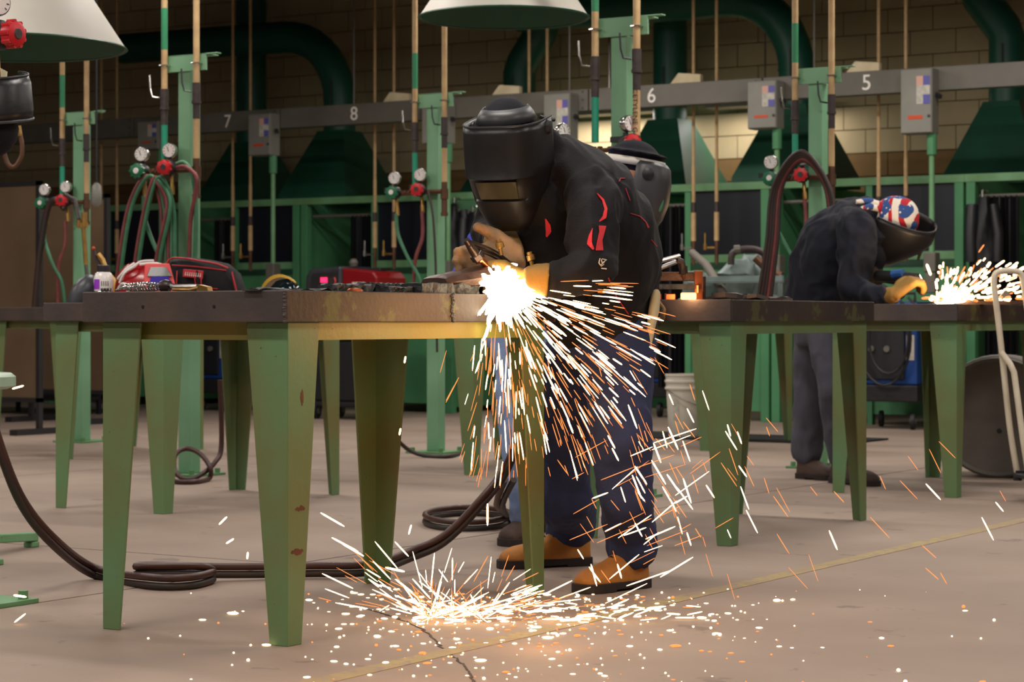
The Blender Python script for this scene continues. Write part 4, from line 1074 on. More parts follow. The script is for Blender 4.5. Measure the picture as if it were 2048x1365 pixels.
# black coats hanging beside the middle booth
def coat(px, y0, y1, w_, d, lab, lean=0):
    c = aty(px, y0, BY-.13); d = (c.xy).dot(FWD.xy); h_ = (y1-y0)/F*d; secs = []
    t = thing('hanging_coat', lab, 'coat', at(px, y1, d), 'black coats hanging by the booths')
    for k in range(9):
        f = k/8; ww = w_*(.30+.75*min(1, f*2.2))*(1 if f < .8 else .92)
        secs.append([c-UP*h_*f+RIGHT*(ww*math.cos(a)*(1+.10*math.sin(3*a+k*.4))+lean*f)+FWD*(.09*math.sin(a)*(1+.2*math.sin(4*a+k))) for a in [q*math.pi/9 for q in range(18)]])
    MB().rings(secs).build('body', M['curtain'], t, smooth=60)
    MB().tube([V((c.x, BY-.03, c.z+.05)), c+UP*.05, c-UP*.02], .008, 6).build('hook', M['chrome'], t)
    for s_ in (-1, 1):
        MB().tube([c-UP*.06+RIGHT*s_*w_*.75, c-UP*h_*.4+RIGHT*(s_*w_*1.0+lean*.4)-FWD*.06, c-UP*h_*.7+RIGHT*(s_*w_*.95+lean*.7)-FWD*.06], .045, 8).build('sleeve', M['curtain'], t, smooth=60)
coat(908, 408, 560, .11, 17.3, 'long black coat hanging left of the bent welder')
coat(945, 425, 560, .10, 17.1, 'crumpled black coat hanging right behind the blue shirt', .04)
coat(1965, 395, 580, .10, 16.2, 'black coat hanging on the booth post at the right edge')
# ------------------------------------------------------------------ people
def chain(mb, pts, rs, seg=12):
    mb.tube(pts, rs, seg)
    for p, r in zip(pts, rs): mb.ell(p, [V((r, 0, 0)), V((0, r, 0)), V((0, 0, r))], 12, 8)
def glove(mb, wrist, f, nrm, s=1.0, curl=35, spread=.0, right=True, thumb=30, r=.0115):
    """palm with five fingers: f points to the fingers, nrm out of the palm"""
    f = V(f).normalized(); nrm = V(nrm); nrm = (nrm-f*nrm.dot(f)).normalized(); sd = f.cross(nrm)*(1 if right else -1)
    wrist = V(wrist)
    mb.body([(wrist-f*.01*s, .030*s, .024*s), (wrist+f*.03*s, .040*s, .022*s), (wrist+f*.085*s, .044*s, .019*s), (wrist+f*.1*s, .040*s, .016*s)], nrm, 12)
    for k, (o, ln) in enumerate(((-.031, .9), (-.0105, 1.0), (.0105, .95), (.030, .78))):
        p = wrist+f*.092*s+sd*o*s; dr = (f+sd*o*spread*30*.1).normalized(); pts = [p-f*.02*s, p]; ang = 0
        for seg_, c_ in ((.043, 1.0), (.028, 1.2), (.022, .8)):
            ang += R(curl*c_)
            dv = dr*math.cos(ang)+nrm*math.sin(ang)
            p = p+dv*seg_*ln*s; pts.append(p)
        chain(mb, pts, [r*1.15*s, r*1.1*s, r*1.05*s, r*s, r*.85*s], 8)
    p = wrist+f*.022*s-sd*.03*s; pts = [wrist+f*.01*s-sd*.015*s, p]; dv = (f*.55-sd*.8).normalized()
    for seg_, a_ in ((.042, 0), (.030, thumb), (.022, thumb*.6)):
        dv = (dv+nrm*math.tan(R(min(70, a_)))*.6+f*.25).normalized(); p = p+dv*seg_*s; pts.append(p)
    chain(mb, pts, [r*1.3*s, r*1.3*s, r*1.2*s, r*1.05*s, r*.9*s], 8)
def boot(t, heel, toe, up_h=.13, mat='boot_tan', s=1.0):
    """work boot: upper, sole and laces"""
    heel = V((heel[0], heel[1], 0)); toe = V((toe[0], toe[1], 0)); f = (toe-heel).normalized(); L_ = (toe-heel).length; sd = f.cross(UP)
    p = lambda a, b, z: heel+f*a*L_+sd*b*s+UP*z*s
    secs = []
    for a, w_, h_ in ((.0, .030, .10), (.05, .038, .125), (.2, .042, .13), (.36, .043, .12), (.52, .046, .095), (.70, .050, .078), (.86, .048, .070), (.95, .040, .058), (1.0, .022, .042)):
        secs.append([p(a, w_*math.cos(q), .022+max(0, math.sin(q))**.75*(h_-.022) if math.sin(q) > 0 else .022) for q in [k*2*math.pi/16 for k in range(16)]])
    up = MB().rings(secs)
    up.body([(p(.17, 0, .07), .048*s, .042*s), (p(.18, 0, up_h*.9), .05*s, .045*s), (p(.18, 0, up_h+.07), .052*s, .048*s)], sd, 16)
    blob('boot', up, M[mat], t, .008, 3)
    so = MB(); prof = [(-.02, .024), (.0, .038), (.1, .044), (.3, .042), (.42, .043), (.6, .052), (.8, .054), (.93, .046), (1.0, .032), (1.03, .012)]
    poly = [p(a, w_, 0) for a, w_ in prof]+[p(a, -w_, 0) for a, w_ in reversed(prof)]
    so.prism([q+UP*.006 for q in poly], UP*.022*s)
    so.b2((0, 0, 0), (0, 0, 0)) if False else None
    hp_ = [p(a, w_, 0) for a, w_ in prof[:4]]+[p(a, -w_, 0) for a, w_ in reversed(prof[:4])]; so.prism(hp_, UP*.012)
    tp_ = [p(a, w_, 0) for a, w_ in prof[5:]]+[p(a, -w_, 0) for a, w_ in reversed(prof[5:])]; so.prism(tp_, UP*.012)
    so.build('sole', M['sole'], t, bevel=.003)
    la = MB()
    for k in range(4):
        a = .30+.065*k; z = .128-.013*k
        la.tube([p(a, -.024, z-.006), p(a+.01, 0, z+.010), p(a, .024, z-.006)], .003, 5)
    la.build('laces', M['sole'], t)
def decal(name, strips, bvh, L, mat, parent, off=.004):
    """thin coloured strips sewn on the cloth: strips of (px, py, half width in px)"""
    mb = MB(); o = V((0, 0, HC))
    def hit(px, py):
        dr = (at(px, py, 6.0)-o).normalized(); h = bvh.ray_cast(o-L, dr)
        return None if h[0] is None else h[0]+L-dr*off
    for st in strips:
        rows = []
        pts = []
        for a, b in zip(st, st[1:]):
            for k in range(4): pts.append([a[i]+(b[i]-a[i])*k/4 for i in range(3)])
        pts.append(list(st[-1]))
        for i, p in enumerate(pts):
            a = pts[max(0, i-1)]; b = pts[min(len(pts)-1, i+1)]
            tx, ty = b[0]-a[0], b[1]-a[1]; l_ = math.hypot(tx, ty) or 1; nx, ny = -ty/l_, tx/l_
            row = [hit(p[0]+nx*p[2]*q, p[1]+ny*p[2]*q) for q in (-1, 0, 1)]
            if None in row: continue
            rows.append(row)
        rows2 = []
        for r_ in rows:
            if rows2 and (r_[1]-rows2[-1][1]).length > .06:
                if len(rows2) > 1: mb.rings(rows2, cap=False, closed=False)
                rows2 = []
            rows2.append(r_)
        if len(rows2) > 1: mb.rings(rows2, cap=False, closed=False)
    o_ = mb.build(name, mat, parent)
    m_ = o_.modifiers.new('solid', 'SOLIDIFY'); m_.thickness = .002; m_.offset = 0
    return o_
def shell(c, r, u, f, rows, span=108, p=.62, n=28):
    out = []
    for h, wd, fd, so in rows:
        row = []
        for k in range(n+1):
            a = R(-span+2*span*k/n); s_, c_ = math.sin(a), math.cos(a)
            row.append(V(c)+V(r)*wd*math.copysign(abs(s_)**p, s_)+V(f)*(fd*math.copysign(abs(c_)**p, c_)+so)+V(u)*h)
        out.append(row)
    return out
def basis(f, up=UP):
    f = V(f).normalized(); r = f.cross(V(up)).normalized(); u = r.cross(f); return r, u, f   # right (of the viewer behind), up, forward
def head(mb, c, r, u, f, s=1.0):
    """skull, face with nose, brow, jaw, ears"""
    mb.ell(c+u*.02*s-f*.01*s, [r*.075*s, f*.095*s, u*.105*s], 20, 14)
    mb.ell(c-u*.06*s+f*.03*s, [r*.055*s, f*.06*s, u*.065*s], 14, 10)
    mb.tube([c+f*.083*s+u*.015*s, c+f*.103*s-u*.025*s, c+f*.085*s-u*.035*s], [.008*s, .014*s, .012*s], 8)
    mb.ell(c+f*.085*s-u*.065*s, [r*.025*s, f*.012*s, u*.010*s], 10, 6)
    for q in (-1, 1):
        mb.ell(c+r*q*.076*s-f*.012*s-u*.005*s, [r*.010*s, f*.020*s, u*.032*s], 10, 8)
        mb.ell(c+r*q*.03*s+f*.080*s+u*.02*s, [r*.016*s, f*.010*s, u*.008*s], 8, 6)

# ---------------------------------------------------- the bent welder in the middle
P = thing('person', 'welder in black jacket with red flames and tan boots, bent over the foreground table', 'person', W(.2, 6.6, 0), 'people in the workshop')
d0 = 6.45
hipL, hipR = at(1240, 665, 6.48), at(1165, 680, 6.72)
kneeL, kneeR = at(1243, 890, 6.36), at(1130, 890, 6.80)
bL, bR = (fl(1286, 1174), fl(1158, 1188)), (fl(1176, 1130), fl(1001, 1138))
ankL, ankR = bL[0].lerp(bL[1], .2)+UP*.11, bR[0].lerp(bR[1], .2)+UP*.11
shL, shR = at(1190, 392, 6.30), at(1005, 375, 6.60)
elL, elR = at(1186, 535, 6.14), at(985, 462, 6.62)
wrL, wrR = at(1092, 568, 6.06), at(1012, 497, 6.30)
neck = at(1085, 325, 6.38)
hc = at(1012, 285, 6.25)
hr, hu, hf = basis((-FWD*.90 - RIGHT*.30 - UP*.24))
hr = -hr   # to the wearer's image right
# body: one continuous figure under the clothes
b = MB()
head(b, hc, hr, hu, hf)
chain(b, [hc-hu*.06-hf*.03, neck, at(1120, 350, 6.44)], [.05, .05, .05])
b.body([(at(1130, 352, 6.46), .06, .10), (at(1170, 420, 6.50), .09, .13), (at(1205, 520, 6.55), .09, .13), (at(1212, 640, 6.60), .09, .13)], FWD)
chain(b, [shL, elL, wrL], [.05, .038, .03]); chain(b, [shR, elR, wrR], [.05, .038, .03])
chain(b, [at(1165, 400, 6.48), shL], [.045, .05]); chain(b, [at(1120, 375, 6.52), shR], [.04, .045])
for h_, k_, a_ in ((hipL, kneeL, ankL), (hipR, kneeR, ankR)): chain(b, [h_, k_, a_, a_-UP*.05], [.058, .044, .033, .028])
blob('body', b, M['skin'], P, .014, 4)
# jacket
j = MB()
j.body([(at(1222, 690, 6.58), .125, .19), (at(1222, 640, 6.58), .130, .195), (at(1222, 580, 6.57), .139, .20), (at(1222, 520, 6.55), .146, .205), (at(1204, 450, 6.50), .150, .215), (at(1172, 390, 6.46), .138, .22), (at(1135, 340, 6.43), .095, .17), (at(1098, 305, 6.40), .07, .10)], FWD, 24)
chain(j, [at(1150, 385, 6.42), shL], [.09, .078])
chain(j, [shL, at(1184, 450, 6.22), elL], [.078, .074, .068], 16)
chain(j, [elL, at(1140, 555, 6.09), at(1106, 566, 6.07)], [.066, .055, .048], 14)
chain(j, [at(1110, 365, 6.48), shR], [.09, .072]); chain(j, [shR, elR, at(1006, 488, 6.42)], [.070, .062, .055], 14)
chain(j, [at(1075, 400, 6.35), at(1090, 470, 6.36), at(1130, 560, 6.42), at(1150, 640, 6.5)], [.075, .085, .09, .085])
chain(j, [at(1075, 345, 6.36), at(1098, 300, 6.38)], [.062, .06])
jk = blob('jacket', j, M['jacket_black'], P, .008, 5, .013, 6.5, (1, 1, .8), True)
part(jk, 'black welding jacket with red flames on the sleeve')
bv = BVHTree.FromPolygons([v.co for v in jk.data.vertices], [tuple(p_.vertices) for p_ in jk.data.polygons]); LJ = ORG[jk]
for st_ in ([[(1194, 387, .6), (1206, 400, 2.2), (1212, 418, 3), (1209, 434, 4), (1199, 443, 1)],
                      [(1185, 457, .6), (1181, 472, 3), (1179, 487, 5), (1187, 499, 1.5)],
                      [(1205, 452, 7), (1204, 464, 5), (1200, 480, 4.5), (1199, 495, 6.5), (1199, 501, 7)],
                      [(1091, 438, 1), (1096, 452, 5), (1097, 463, 5.5), (1093, 474, 1.5)]]): decal('flame_print', [st_], bv, LJ, M['decal_red'], P)
decal('red_piping', [[(1238, 364, .7), (1241, 357, .9), (1250, 357, .7)], [(1251, 376, .7), (1258, 396, .8), (1260, 402, .7)], [(1261, 427, .7), (1280, 433, .8), (1292, 445, .9), (1297, 456, 2)], [(1303, 480, .7), (1314, 494, .8)],
                     [(1217, 556, .9), (1228, 585, 1.0), (1244, 610, 1.1), (1257, 629, 1.1)]], bv, LJ, M['piping_red'], P)
decal('sleeve_logo', [[(1200, 517, .7), (1198, 526, .8), (1201, 531, .7), (1209, 524, .7)], [(1204, 518, .6), (1213, 520, .7), (1204, 526, .6), (1203, 519, .6)], [(1202, 533, .6), (1208, 529, .6)], [(1203, 537, 1), (1213, 538, 1.2)]], bv, LJ, M['logo_white'], P)
# collar flap under the helmet
# trousers
tr = MB()
tr.body([(at(1210, 600, 6.60), .12, .17), (at(1208, 660, 6.60), .13, .185), (at(1206, 720, 6.6), .125, .18)], FWD, 20)
chain(tr, [at(1236, 690, 6.50), at(1238, 780, 6.44), kneeL, at(1252, 1000, 6.38), ankL+UP*.06, ankL+UP*.005], [.115, .097, .084, .079, .078, .078], 18)
chain(tr, [at(1165, 700, 6.72), at(1140, 790, 6.76), kneeR, at(1131, 1000, 6.83), ankR+UP*.06, ankR+UP*.01], [.115, .092, .082, .080, .080, .080], 18)
blob('trousers', tr, M['denim'], P, .009, 5, .010, 7.5, (1, 1, .9), True)
rag = MB(); rag.body([(at(1311, 590, 6.5), .014, .03), (at(1308, 620, 6.47), .016, .03), (at(1301, 660, 6.45), .012, .025), (at(1300, 690, 6.45), .006, .018)], FWD, 10); rag.build('rag', M['paper'], P, smooth=60)
boot(P, *bL, .13)
boot(P, *bR, .13)
# gloves
g = MB(); glove(g, at(1058, 560, 6.08), -RIGHT*.55+FWD*.8-UP*.12, -UP*.5-RIGHT*.6, 1.05, 45, right=False, r=.0135)
g.body([(at(1097, 562, 6.06), .050, .055), (at(1075, 560, 6.06), .045, .048), (at(1050, 560, 6.06), .034, .036)], FWD, 14)
blob('glove', g, M['glove_yellow'], P, .006, 4, .003, 22)
g = MB(); glove(g, at(1040, 512, 6.21), -RIGHT*.97-UP*.16+FWD*.05, -FWD, 1.12, 24, right=False, r=.0155, thumb=35, spread=.5)
blob('glove', g, M['glove_tan'], P, .006, 4, .003, 22)
g = MB(); g.body([(at(1000, 480, 6.40), .046, .05), (at(1008, 492, 6.34), .054, .055), (at(1014, 506, 6.28), .046, .046), (at(1010, 516, 6.24), .034, .034)], RIGHT, 16)
part(blob('glove_cuff', g, M['glove_yellow'], P, .006, 4, .004, 18), 'olive-yellow gauntlet cuff')
# head gear: skullcap, helmet shell, headband, lens
cp = MB(); cp.ell(hc+hu*.022-hf*.018, [hr*.086, hf*.105, hu*.106], 24, 16)
blob('cap', cp, M['cap_dark'], P, .008, 3, .003, 16)
rows = [(.060, .112, .135, -.03), (.04, .114, .140, -.03), (.0, .114, .145, -.028), (-.06, .112, .150, -.024), (-.082, .110, .154, -.020), (-.089, .106, .134, -.020), (-.115, .102, .120, -.016), (-.147, .098, .100, -.012), (-.152, .094, .108, -.010), (-.185, .082, .085, .0), (-.22, .065, .06, .008), (-.245, .05, .04, .012)]
hs_ = MB().rings(shell(hc, hr, hu, hf, rows), cap=False, closed=False).build('helmet_shell', M['helmet_black'], P, smooth=50)
m_ = hs_.modifiers.new('solid', 'SOLIDIFY'); m_.thickness = .004
part(hs_, 'black hard welding helmet shell')
rim = shell(hc, hr, hu, hf, rows[:1])[0]
MB().tube(rim, .003, 6).build('helmet_rim', M['can_grey'], hs_, smooth=60)
ln = MB(); q = lambda a, h, z: hc+hr*a+hu*h+hf*z
ln.prism([q(-.060, -.092, .1135), q(.060, -.092, .1135), q(.056, -.145, .0885), q(-.056, -.145, .0885)], hf*.006)
part(ln.build('lens', M['lens'], hs_, bevel=.001), 'dark green filter lens')
hb = MB(); ringf = lambda h: [hc+hu*h-hf*.018+(hr*.089*math.sin(a)+hf*.108*math.cos(a))*(math.sqrt(1-((h-.022)/.106)**2)+.035) for a in [R(-120+10*k) for k in range(25)]]
hb.rings([ringf(.060), ringf(.082), ringf(.100)], cap=False, closed=False)
o = hb.build('headband', M['helmet_grey'], P, smooth=60); m_ = o.modifiers.new('solid', 'SOLIDIFY'); m_.thickness = .004
for s_ in (-1, 1): MB().lathe([(.020, -.006), (.022, .004), (.017, .012), (.006, .014)], hc+hr*s_*.110+hu*.035-hf*.04, hr*s_, 14).build('pivot_knob', M['black_plastic'], hs_, smooth=40)
MB().tube([at(1078, 232, 6.3), at(1090, 238, 6.33), at(1108, 240, 6.36)], [.005, .007, .006], 6).build('strap_end', M['black_plastic'], P, smooth=50)
# torch in the right hand
t = thing('cutting_torch', 'dark oxy-fuel cutting torch with copper tip in the hand of the bent welder', 'torch', at(955, 515, 6.1))
MB().tube([at(932, 480, 6.07), at(947, 502, 6.09), at(952, 510, 6.095)], [.009, .014, .014], 10).build('torch_head', M['torch_black'], t, smooth=40)
MB().lathe([(.017, -.008), (.020, -.006), (.020, .010), (.017, .012)], at(954, 512, 6.1), (at(975, 535, 6.11)-at(932, 480, 6.07)), 6).build('nut', M['torch_black'], t, bevel=.001)
MB().lathe([(.016, .012), (.016, .017), (.013, .018)], at(954, 512, 6.1), (at(975, 535, 6.11)-at(932, 480, 6.07)), 16).build('nut_ring', M['copper'], t, smooth=40)
MB().tube([at(957, 515, 6.1), at(970, 528, 6.11), at(979, 538, 6.115)], [.010, .0085, .006], 12).build('tip', M['copper'], t, smooth=40)
for q_, dz in ((0, 0), (1, 6)):
    MB().tube(catmull([at(938, 484+dz, 6.07), at(965, 493+dz*1.6, 6.12), at(995, 508+dz*1.4, 6.15), at(1030, 535+dz, 6.2), at(1060, 552+dz, 6.26)], 5), .0062, 8).build('gas_tube', M['torch_black'], t, smooth=50)
for px, py in ((999, 489), (1061, 514)):
    mb = MB(); c_ = at(px, py, 6.12); mb.lathe([(.006, -.012), (.012, -.01), (.012, .004), (.008, .006), (.008, .014)], c_, UP-RIGHT*.3, 10); mb.cyl(c_, c_-UP*.03+RIGHT*.006, .006, 8); mb.build('valve_knob', M['brass'], t, smooth=40)

# ---------------------------------------------------- the worker in the blue shirt behind
P = thing('person', 'worker in blue shirt, light jeans and grey helmet hidden behind the bent welder', 'person', W(.05, 7.9, 0), 'people in the workshop')
hp1, hp2 = at(1040, 625, 7.75), at(1040, 630, 8.05)
kn1, kn2 = at(1045, 860, 7.72), at(1050, 850, 8.1)
b1, b2 = (fl(1068, 1088), fl(1008, 1094)), (fl(1110, 1060), fl(1050, 1066))
an1, an2 = b1[0].lerp(b1[1], .2)+UP*.11, b2[0].lerp(b2[1], .2)+UP*.11
ck = at(1215, 430, 7.95); nk = at(1250, 395, 7.95); hc2 = at(1268, 358, 7.95)
r2, u2, f2 = basis(RIGHT*.95 - UP*.16 - FWD*.12)
wr1, wr2 = at(1262, 585, 7.8), at(1262, 585, 8.2)
b = MB(); head(b, hc2, r2, u2, f2)
chain(b, [hc2-u2*.06-f2*.02, nk, ck], [.055, .058, .08])
b.body([(ck, .10, .17), (at(1130, 500, 7.9), .11, .16), (at(1040, 600, 7.9), .12, .15)], FWD)
s1, s2 = at(1195, 450, 7.7), at(1195, 450, 8.2); e1, e2 = at(1190, 560, 7.66), at(1190, 560, 8.25)
for s_, e_, w_ in ((s1, e1, wr1), (s2, e2, wr2)): chain(b, [ck, s_, e_, w_], [.07, .055, .042, .03])
for h_, k_, a_ in ((hp1, kn1, an1), (hp2, kn2, an2)): chain(b, [h_, k_, a_, a_-UP*.05], [.058, .044, .033, .028])
blob('body', b, M['skin'], P, .016, 3)
j = MB(); j.body([(at(1005, 585, 7.9), .13, .18), (at(1035, 560, 7.9), .16, .185), (at(1085, 510, 7.9), .16, .19), (at(1150, 450, 7.92), .15, .205), (at(1200, 425, 7.95), .11, .18), (at(1232, 408, 7.95), .065, .08)], FWD, 20)
for s_, e_, w_ in ((s1, e1, wr1), (s2, e2, wr2)): chain(j, [ck, s_, e_, e_.lerp(w_, .8)], [.09, .072, .06, .045])
chain(j, [at(992, 455, 7.85), at(958, 505, 7.82), at(930, 560, 7.8)], [.07, .06, .05])
blob('shirt', j, M['shirt_blue'], P, .014, 4, .009, 8, (1, 1, 1), True)
tr = MB(); tr.body([(at(1020, 575, 7.9), .13, .17), (at(1035, 640, 7.9), .13, .175), (at(1040, 690, 7.9), .12, .16)], FWD, 18)
chain(tr, [hp1, kn1, an1-UP*.0], [.11, .080, .070], 14); chain(tr, [hp2, kn2, an2], [.11, .080, .070], 14)
blob('trousers', tr, M['denim_light'], P, .014, 4, .010, 8, (1, 1, .6), True)
boot(P, *b1, .12, 'boot_brown'); boot(P, *b2, .12, 'boot_brown')
for w_ in (wr1, wr2):
    g = MB(); glove(g, w_, RIGHT*.9-UP*.3, -UP*.8, 1.0, 35); blob('glove', g, M['glove_dark'], P, .008, 3)
cp = MB(); cp.ell(hc2+u2*.055-f2*.01, [r2*.082, f2*.10, u2*.085], 20, 12); cp.lathe([(.10, 0), (.115, .006), (.10, .012)], hc2+u2*.085-f2*.005, u2, 24)
blob('cap', cp, M['cap_dark'], P, .008, 3)
ring = [hc2+u2*.045+r2*.088*math.sin(a)+f2*(.108*math.cos(a)-.005) for a in [R(15*k) for k in range(25)]]
o = MB().rings([ring, [p_+u2*.028 for p_ in ring]], cap=False, closed=False).build('headband', M['hood_white'], P, smooth=60); m_ = o.modifiers.new('solid', 'SOLIDIFY'); m_.thickness = .004
rows = [(.065, .090, .075, .035), (.05, .102, .095, .03), (.0, .108, .105, .03), (-.07, .106, .108, .03), (-.13, .095, .095, .03), (-.18, .07, .07, .03), (-.21, .04, .04, .035)]
hs_ = MB().rings(shell(hc2, r2, u2, f2, rows, 95), cap=False, closed=False).build('helmet_shell', M['helmet_grey'], P, smooth=50); m_ = hs_.modifiers.new('solid', 'SOLIDIFY'); m_.thickness = .004
MB().lathe([(.02, -.004), (.022, .004), (.012, .01)], hc2+r2*.108+u2*.02+f2*.055, r2, 14).build('pivot_knob', M['black_plastic'], hs_, smooth=40)
MB().ell(hc2+r2*.080-u2*.08+f2*.115, [r2*.004, f2*.010, u2*.026], 12, 6).build('badge', M['hose_green'], hs_, smooth=40)

# ---------------------------------------------------- the worker in the dark hoodie at the right
P = thing('person', 'worker in dark hoodie, flag bandana and helmet grinding at the right hand table', 'person', W(1.52, 10.8, 0), 'people in the workshop')
hp1, hp2 = at(1645, 615, 10.84), at(1632, 612, 11.02)
kn1, kn2 = at(1668, 780, 10.6), at(1620, 775, 11.0)
b1, b2 = (fl(1668, 966), fl(1752, 974)), (fl(1600, 957), fl(1668, 962))
an1, an2 = b1[0].lerp(b1[1], .2)+UP*.11, b2[0].lerp(b2[1], .2)+UP*.11
ck = at(1705, 455, 10.75); hc3 = at(1793, 448, 10.65)
r3, u3, f3 = basis(RIGHT*.93 - UP*.34 - FWD*.10, UP*.9-FWD*.40)
s1, s2 = at(1712, 462, 10.5), at(1715, 460, 10.98); e1, e2 = at(1706, 575, 10.42), at(1730, 560, 11.0)
wr1, wr2 = at(1775, 592, 10.2), at(1752, 552, 10.75)
b = MB(); head(b, hc3, r3, u3, f3)
chain(b, [hc3-u3*.05-f3*.03, at(1755, 440, 10.7), ck], [.055, .06, .08])
b.body([(ck, .11, .18), (at(1665, 520, 10.8), .13, .17), (at(1640, 610, 10.9), .12, .16)], FWD)
for s_, e_, w_ in ((s1, e1, wr1), (s2, e2, wr2)): chain(b, [ck, s_, e_, w_], [.07, .055, .045, .03])
for h_, k_, a_ in ((hp1, kn1, an1), (hp2, kn2, an2)): chain(b, [h_, k_, a_, a_-UP*.05], [.058, .044, .033, .028])
blob('body', b, M['skin'], P, .018, 3)
j = MB(); j.body([(at(1640, 625, 10.9), .165, .19), (at(1639, 590, 10.88), .17, .20), (at(1648, 530, 10.83), .172, .21), (at(1668, 478, 10.78), .155, .225), (at(1705, 442, 10.75), .115, .215), (at(1742, 430, 10.7), .09, .13), (at(1762, 432, 10.7), .07, .09)], FWD, 22)
chain(j, [at(1700, 460, 10.6), s1], [.11, .098]); chain(j, [s1, at(1712, 520, 10.45), e1, at(1742, 592, 10.28), at(1768, 594, 10.2)], [.098, .088, .075, .06, .05], 14)
chain(j, [s2, e2, at(1748, 553, 10.8)], [.085, .07, .05], 14)
chain(j, [at(1725, 470, 10.7), at(1742, 510, 10.65), at(1725, 560, 10.7)], [.09, .085, .09])
chain(j, [at(1705, 425, 10.75), at(1750, 428, 10.72), at(1752, 470, 10.6)], [.06, .06, .055])
blob('hoodie', j, M['hoodie'], P, .011, 4, .016, 6.5, (1, 1, .9), True)
tr = MB(); tr.body([(at(1638, 590, 10.9), .13, .17), (at(1640, 650, 10.9), .13, .17), (at(1642, 690, 10.9), .12, .155)], FWD, 18)
chain(tr, [at(1655, 660, 10.75), kn1, an1+UP*.02], [.10, .080, .074], 14); chain(tr, [at(1625, 660, 11.0), kn2, an2+UP*.02], [.10, .082, .076], 14)
blob('trousers', tr, M['denim_grey'], P, .014, 4, .010, 9, (1, 1, .6), True)
boot(P, *b1, .12, 'boot_brown'); boot(P, *b2, .12, 'boot_brown')
g = MB(); glove(g, at(1790, 590, 10.15), RIGHT*.75+UP*.60, RIGHT*.5-UP*.6+FWD*.3, 1.1, 48, right=False, r=.015); g.body([(at(1772, 593, 10.2), .045, .045), (at(1792, 590, 10.15), .035, .035)], FWD, 12); blob('glove', g, M['glove_yellow'], P, .009, 3)
g = MB(); glove(g, at(1752, 552, 10.6), RIGHT*.9-UP*.2, -UP*.6, 1.2, 45); g.body([(at(1738, 550, 10.65), .055, .055), (at(1756, 552, 10.6), .05, .045)], FWD, 12); blob('glove', g, M['glove_dark'], P, .009, 3)
# bandana with stars and stripes
bn = MB(); bn.ell(hc3+u3*.025-f3*.012, [r3*.092, f3*.112, u3*.115], 28, 18)
bo = blob('bandana', bn, M['shell_white'], P, .009, 3, .003, 14)
mt = bpy.data.materials.new('bandana_cloth'); mt.use_nodes = True; nt = mt.node_tree; Nn = nt.nodes; Ln = nt.links; pb = Nn['Principled BSDF']; pb.inputs['Roughness'].default_value = .85
tc = Nn.new('ShaderNodeTexCoord'); wv = Nn.new('ShaderNodeTexWave'); wv.inputs['Scale'].default_value = 6; wv.inputs['Distortion'].default_value = 4; wv.inputs['Detail Scale'].default_value = 1.2
rp = Nn.new('ShaderNodeValToRGB'); e = rp.color_ramp.elements; e[0].position = .0; e[0].color = lin('b81c28'); e[1].position = .30; e[1].color = lin('e6ded2'); rp.color_ramp.interpolation = 'CONSTANT'
ns_ = Nn.new('ShaderNodeTexNoise'); ns_.inputs['Scale'].default_value = 17; ns_.inputs['Detail'].default_value = 0
r2_ = Nn.new('ShaderNodeValToRGB'); r2_.color_ramp.interpolation = 'CONSTANT'; r2_.color_ramp.elements[0].color = (0, 0, 0, 1); r2_.color_ramp.elements[1].position = .54; r2_.color_ramp.elements[1].color = (1, 1, 1, 1)
vo = Nn.new('ShaderNodeTexVoronoi'); vo.inputs['Scale'].default_value = 42
r3_ = Nn.new('ShaderNodeValToRGB'); r3_.color_ramp.interpolation = 'CONSTANT'; r3_.color_ramp.elements[0].color = lin('e6ded2'); r3_.color_ramp.elements[1].position = .22; r3_.color_ramp.elements[1].color = lin('2f4f8c')
mx = Nn.new('ShaderNodeMix'); mx.data_type = 'RGBA'
for n_ in (wv, ns_, vo): Ln.new(tc.outputs['Object'], n_.inputs['Vector'])
Ln.new(wv.outputs[0], rp.inputs[0]); Ln.new(ns_.outputs[0], r2_.inputs[0]); Ln.new(vo.outputs['Distance'], r3_.inputs[0])
Ln.new(r2_.outputs[0], mx.inputs[0]); Ln.new(rp.outputs[0], mx.inputs[6]); Ln.new(r3_.outputs[0], mx.inputs[7]); Ln.new(mx.outputs[2], pb.inputs['Base Color'])
bo.data.materials.clear(); bo.data.materials.append(mt); part(bo, 'star and stripe patterned bandana')
for k, (a_, b_) in enumerate((((1760, 410, 10.62), (1712, 404, 10.6)), ((1758, 418, 10.6), (1722, 418, 10.58)))):
    p0, p1 = at(*a_), at(*b_); MB().body([(p0, .016, .02), (p0.lerp(p1, .5)+UP*.01, .018, .012), (p1, .010, .014)], FWD, 10).build('bandana_tail', mt, P, smooth=60)
rows = [(.045, .128, .175, .01), (.02, .132, .182, .01), (-.03, .132, .182, .01), (-.08, .130, .165, .0), (-.12, .124, .135, -.01), (-.165, .108, .10, -.02), (-.20, .085, .07, -.025), (-.22, .04, .04, -.03)]
hs_ = MB().rings(shell(hc3, r3, u3, f3, rows, 125, .85), cap=False, closed=False).build('helmet_shell', M['helmet_black'], P, smooth=50); m_ = hs_.modifiers.new('solid', 'SOLIDIFY'); m_.thickness = .005
MB().tube(shell(hc3, r3, u3, f3, rows[:1], 125, .85)[0], .004, 6).build('helmet_rim', M['can_grey'], hs_, smooth=60)
MB().box(hc3+f3*.155-u3*.085, (.11, .012, .07), Matrix((r3, f3, u3)).transposed()).build('lens', M['lens'], hs_, bevel=.003)
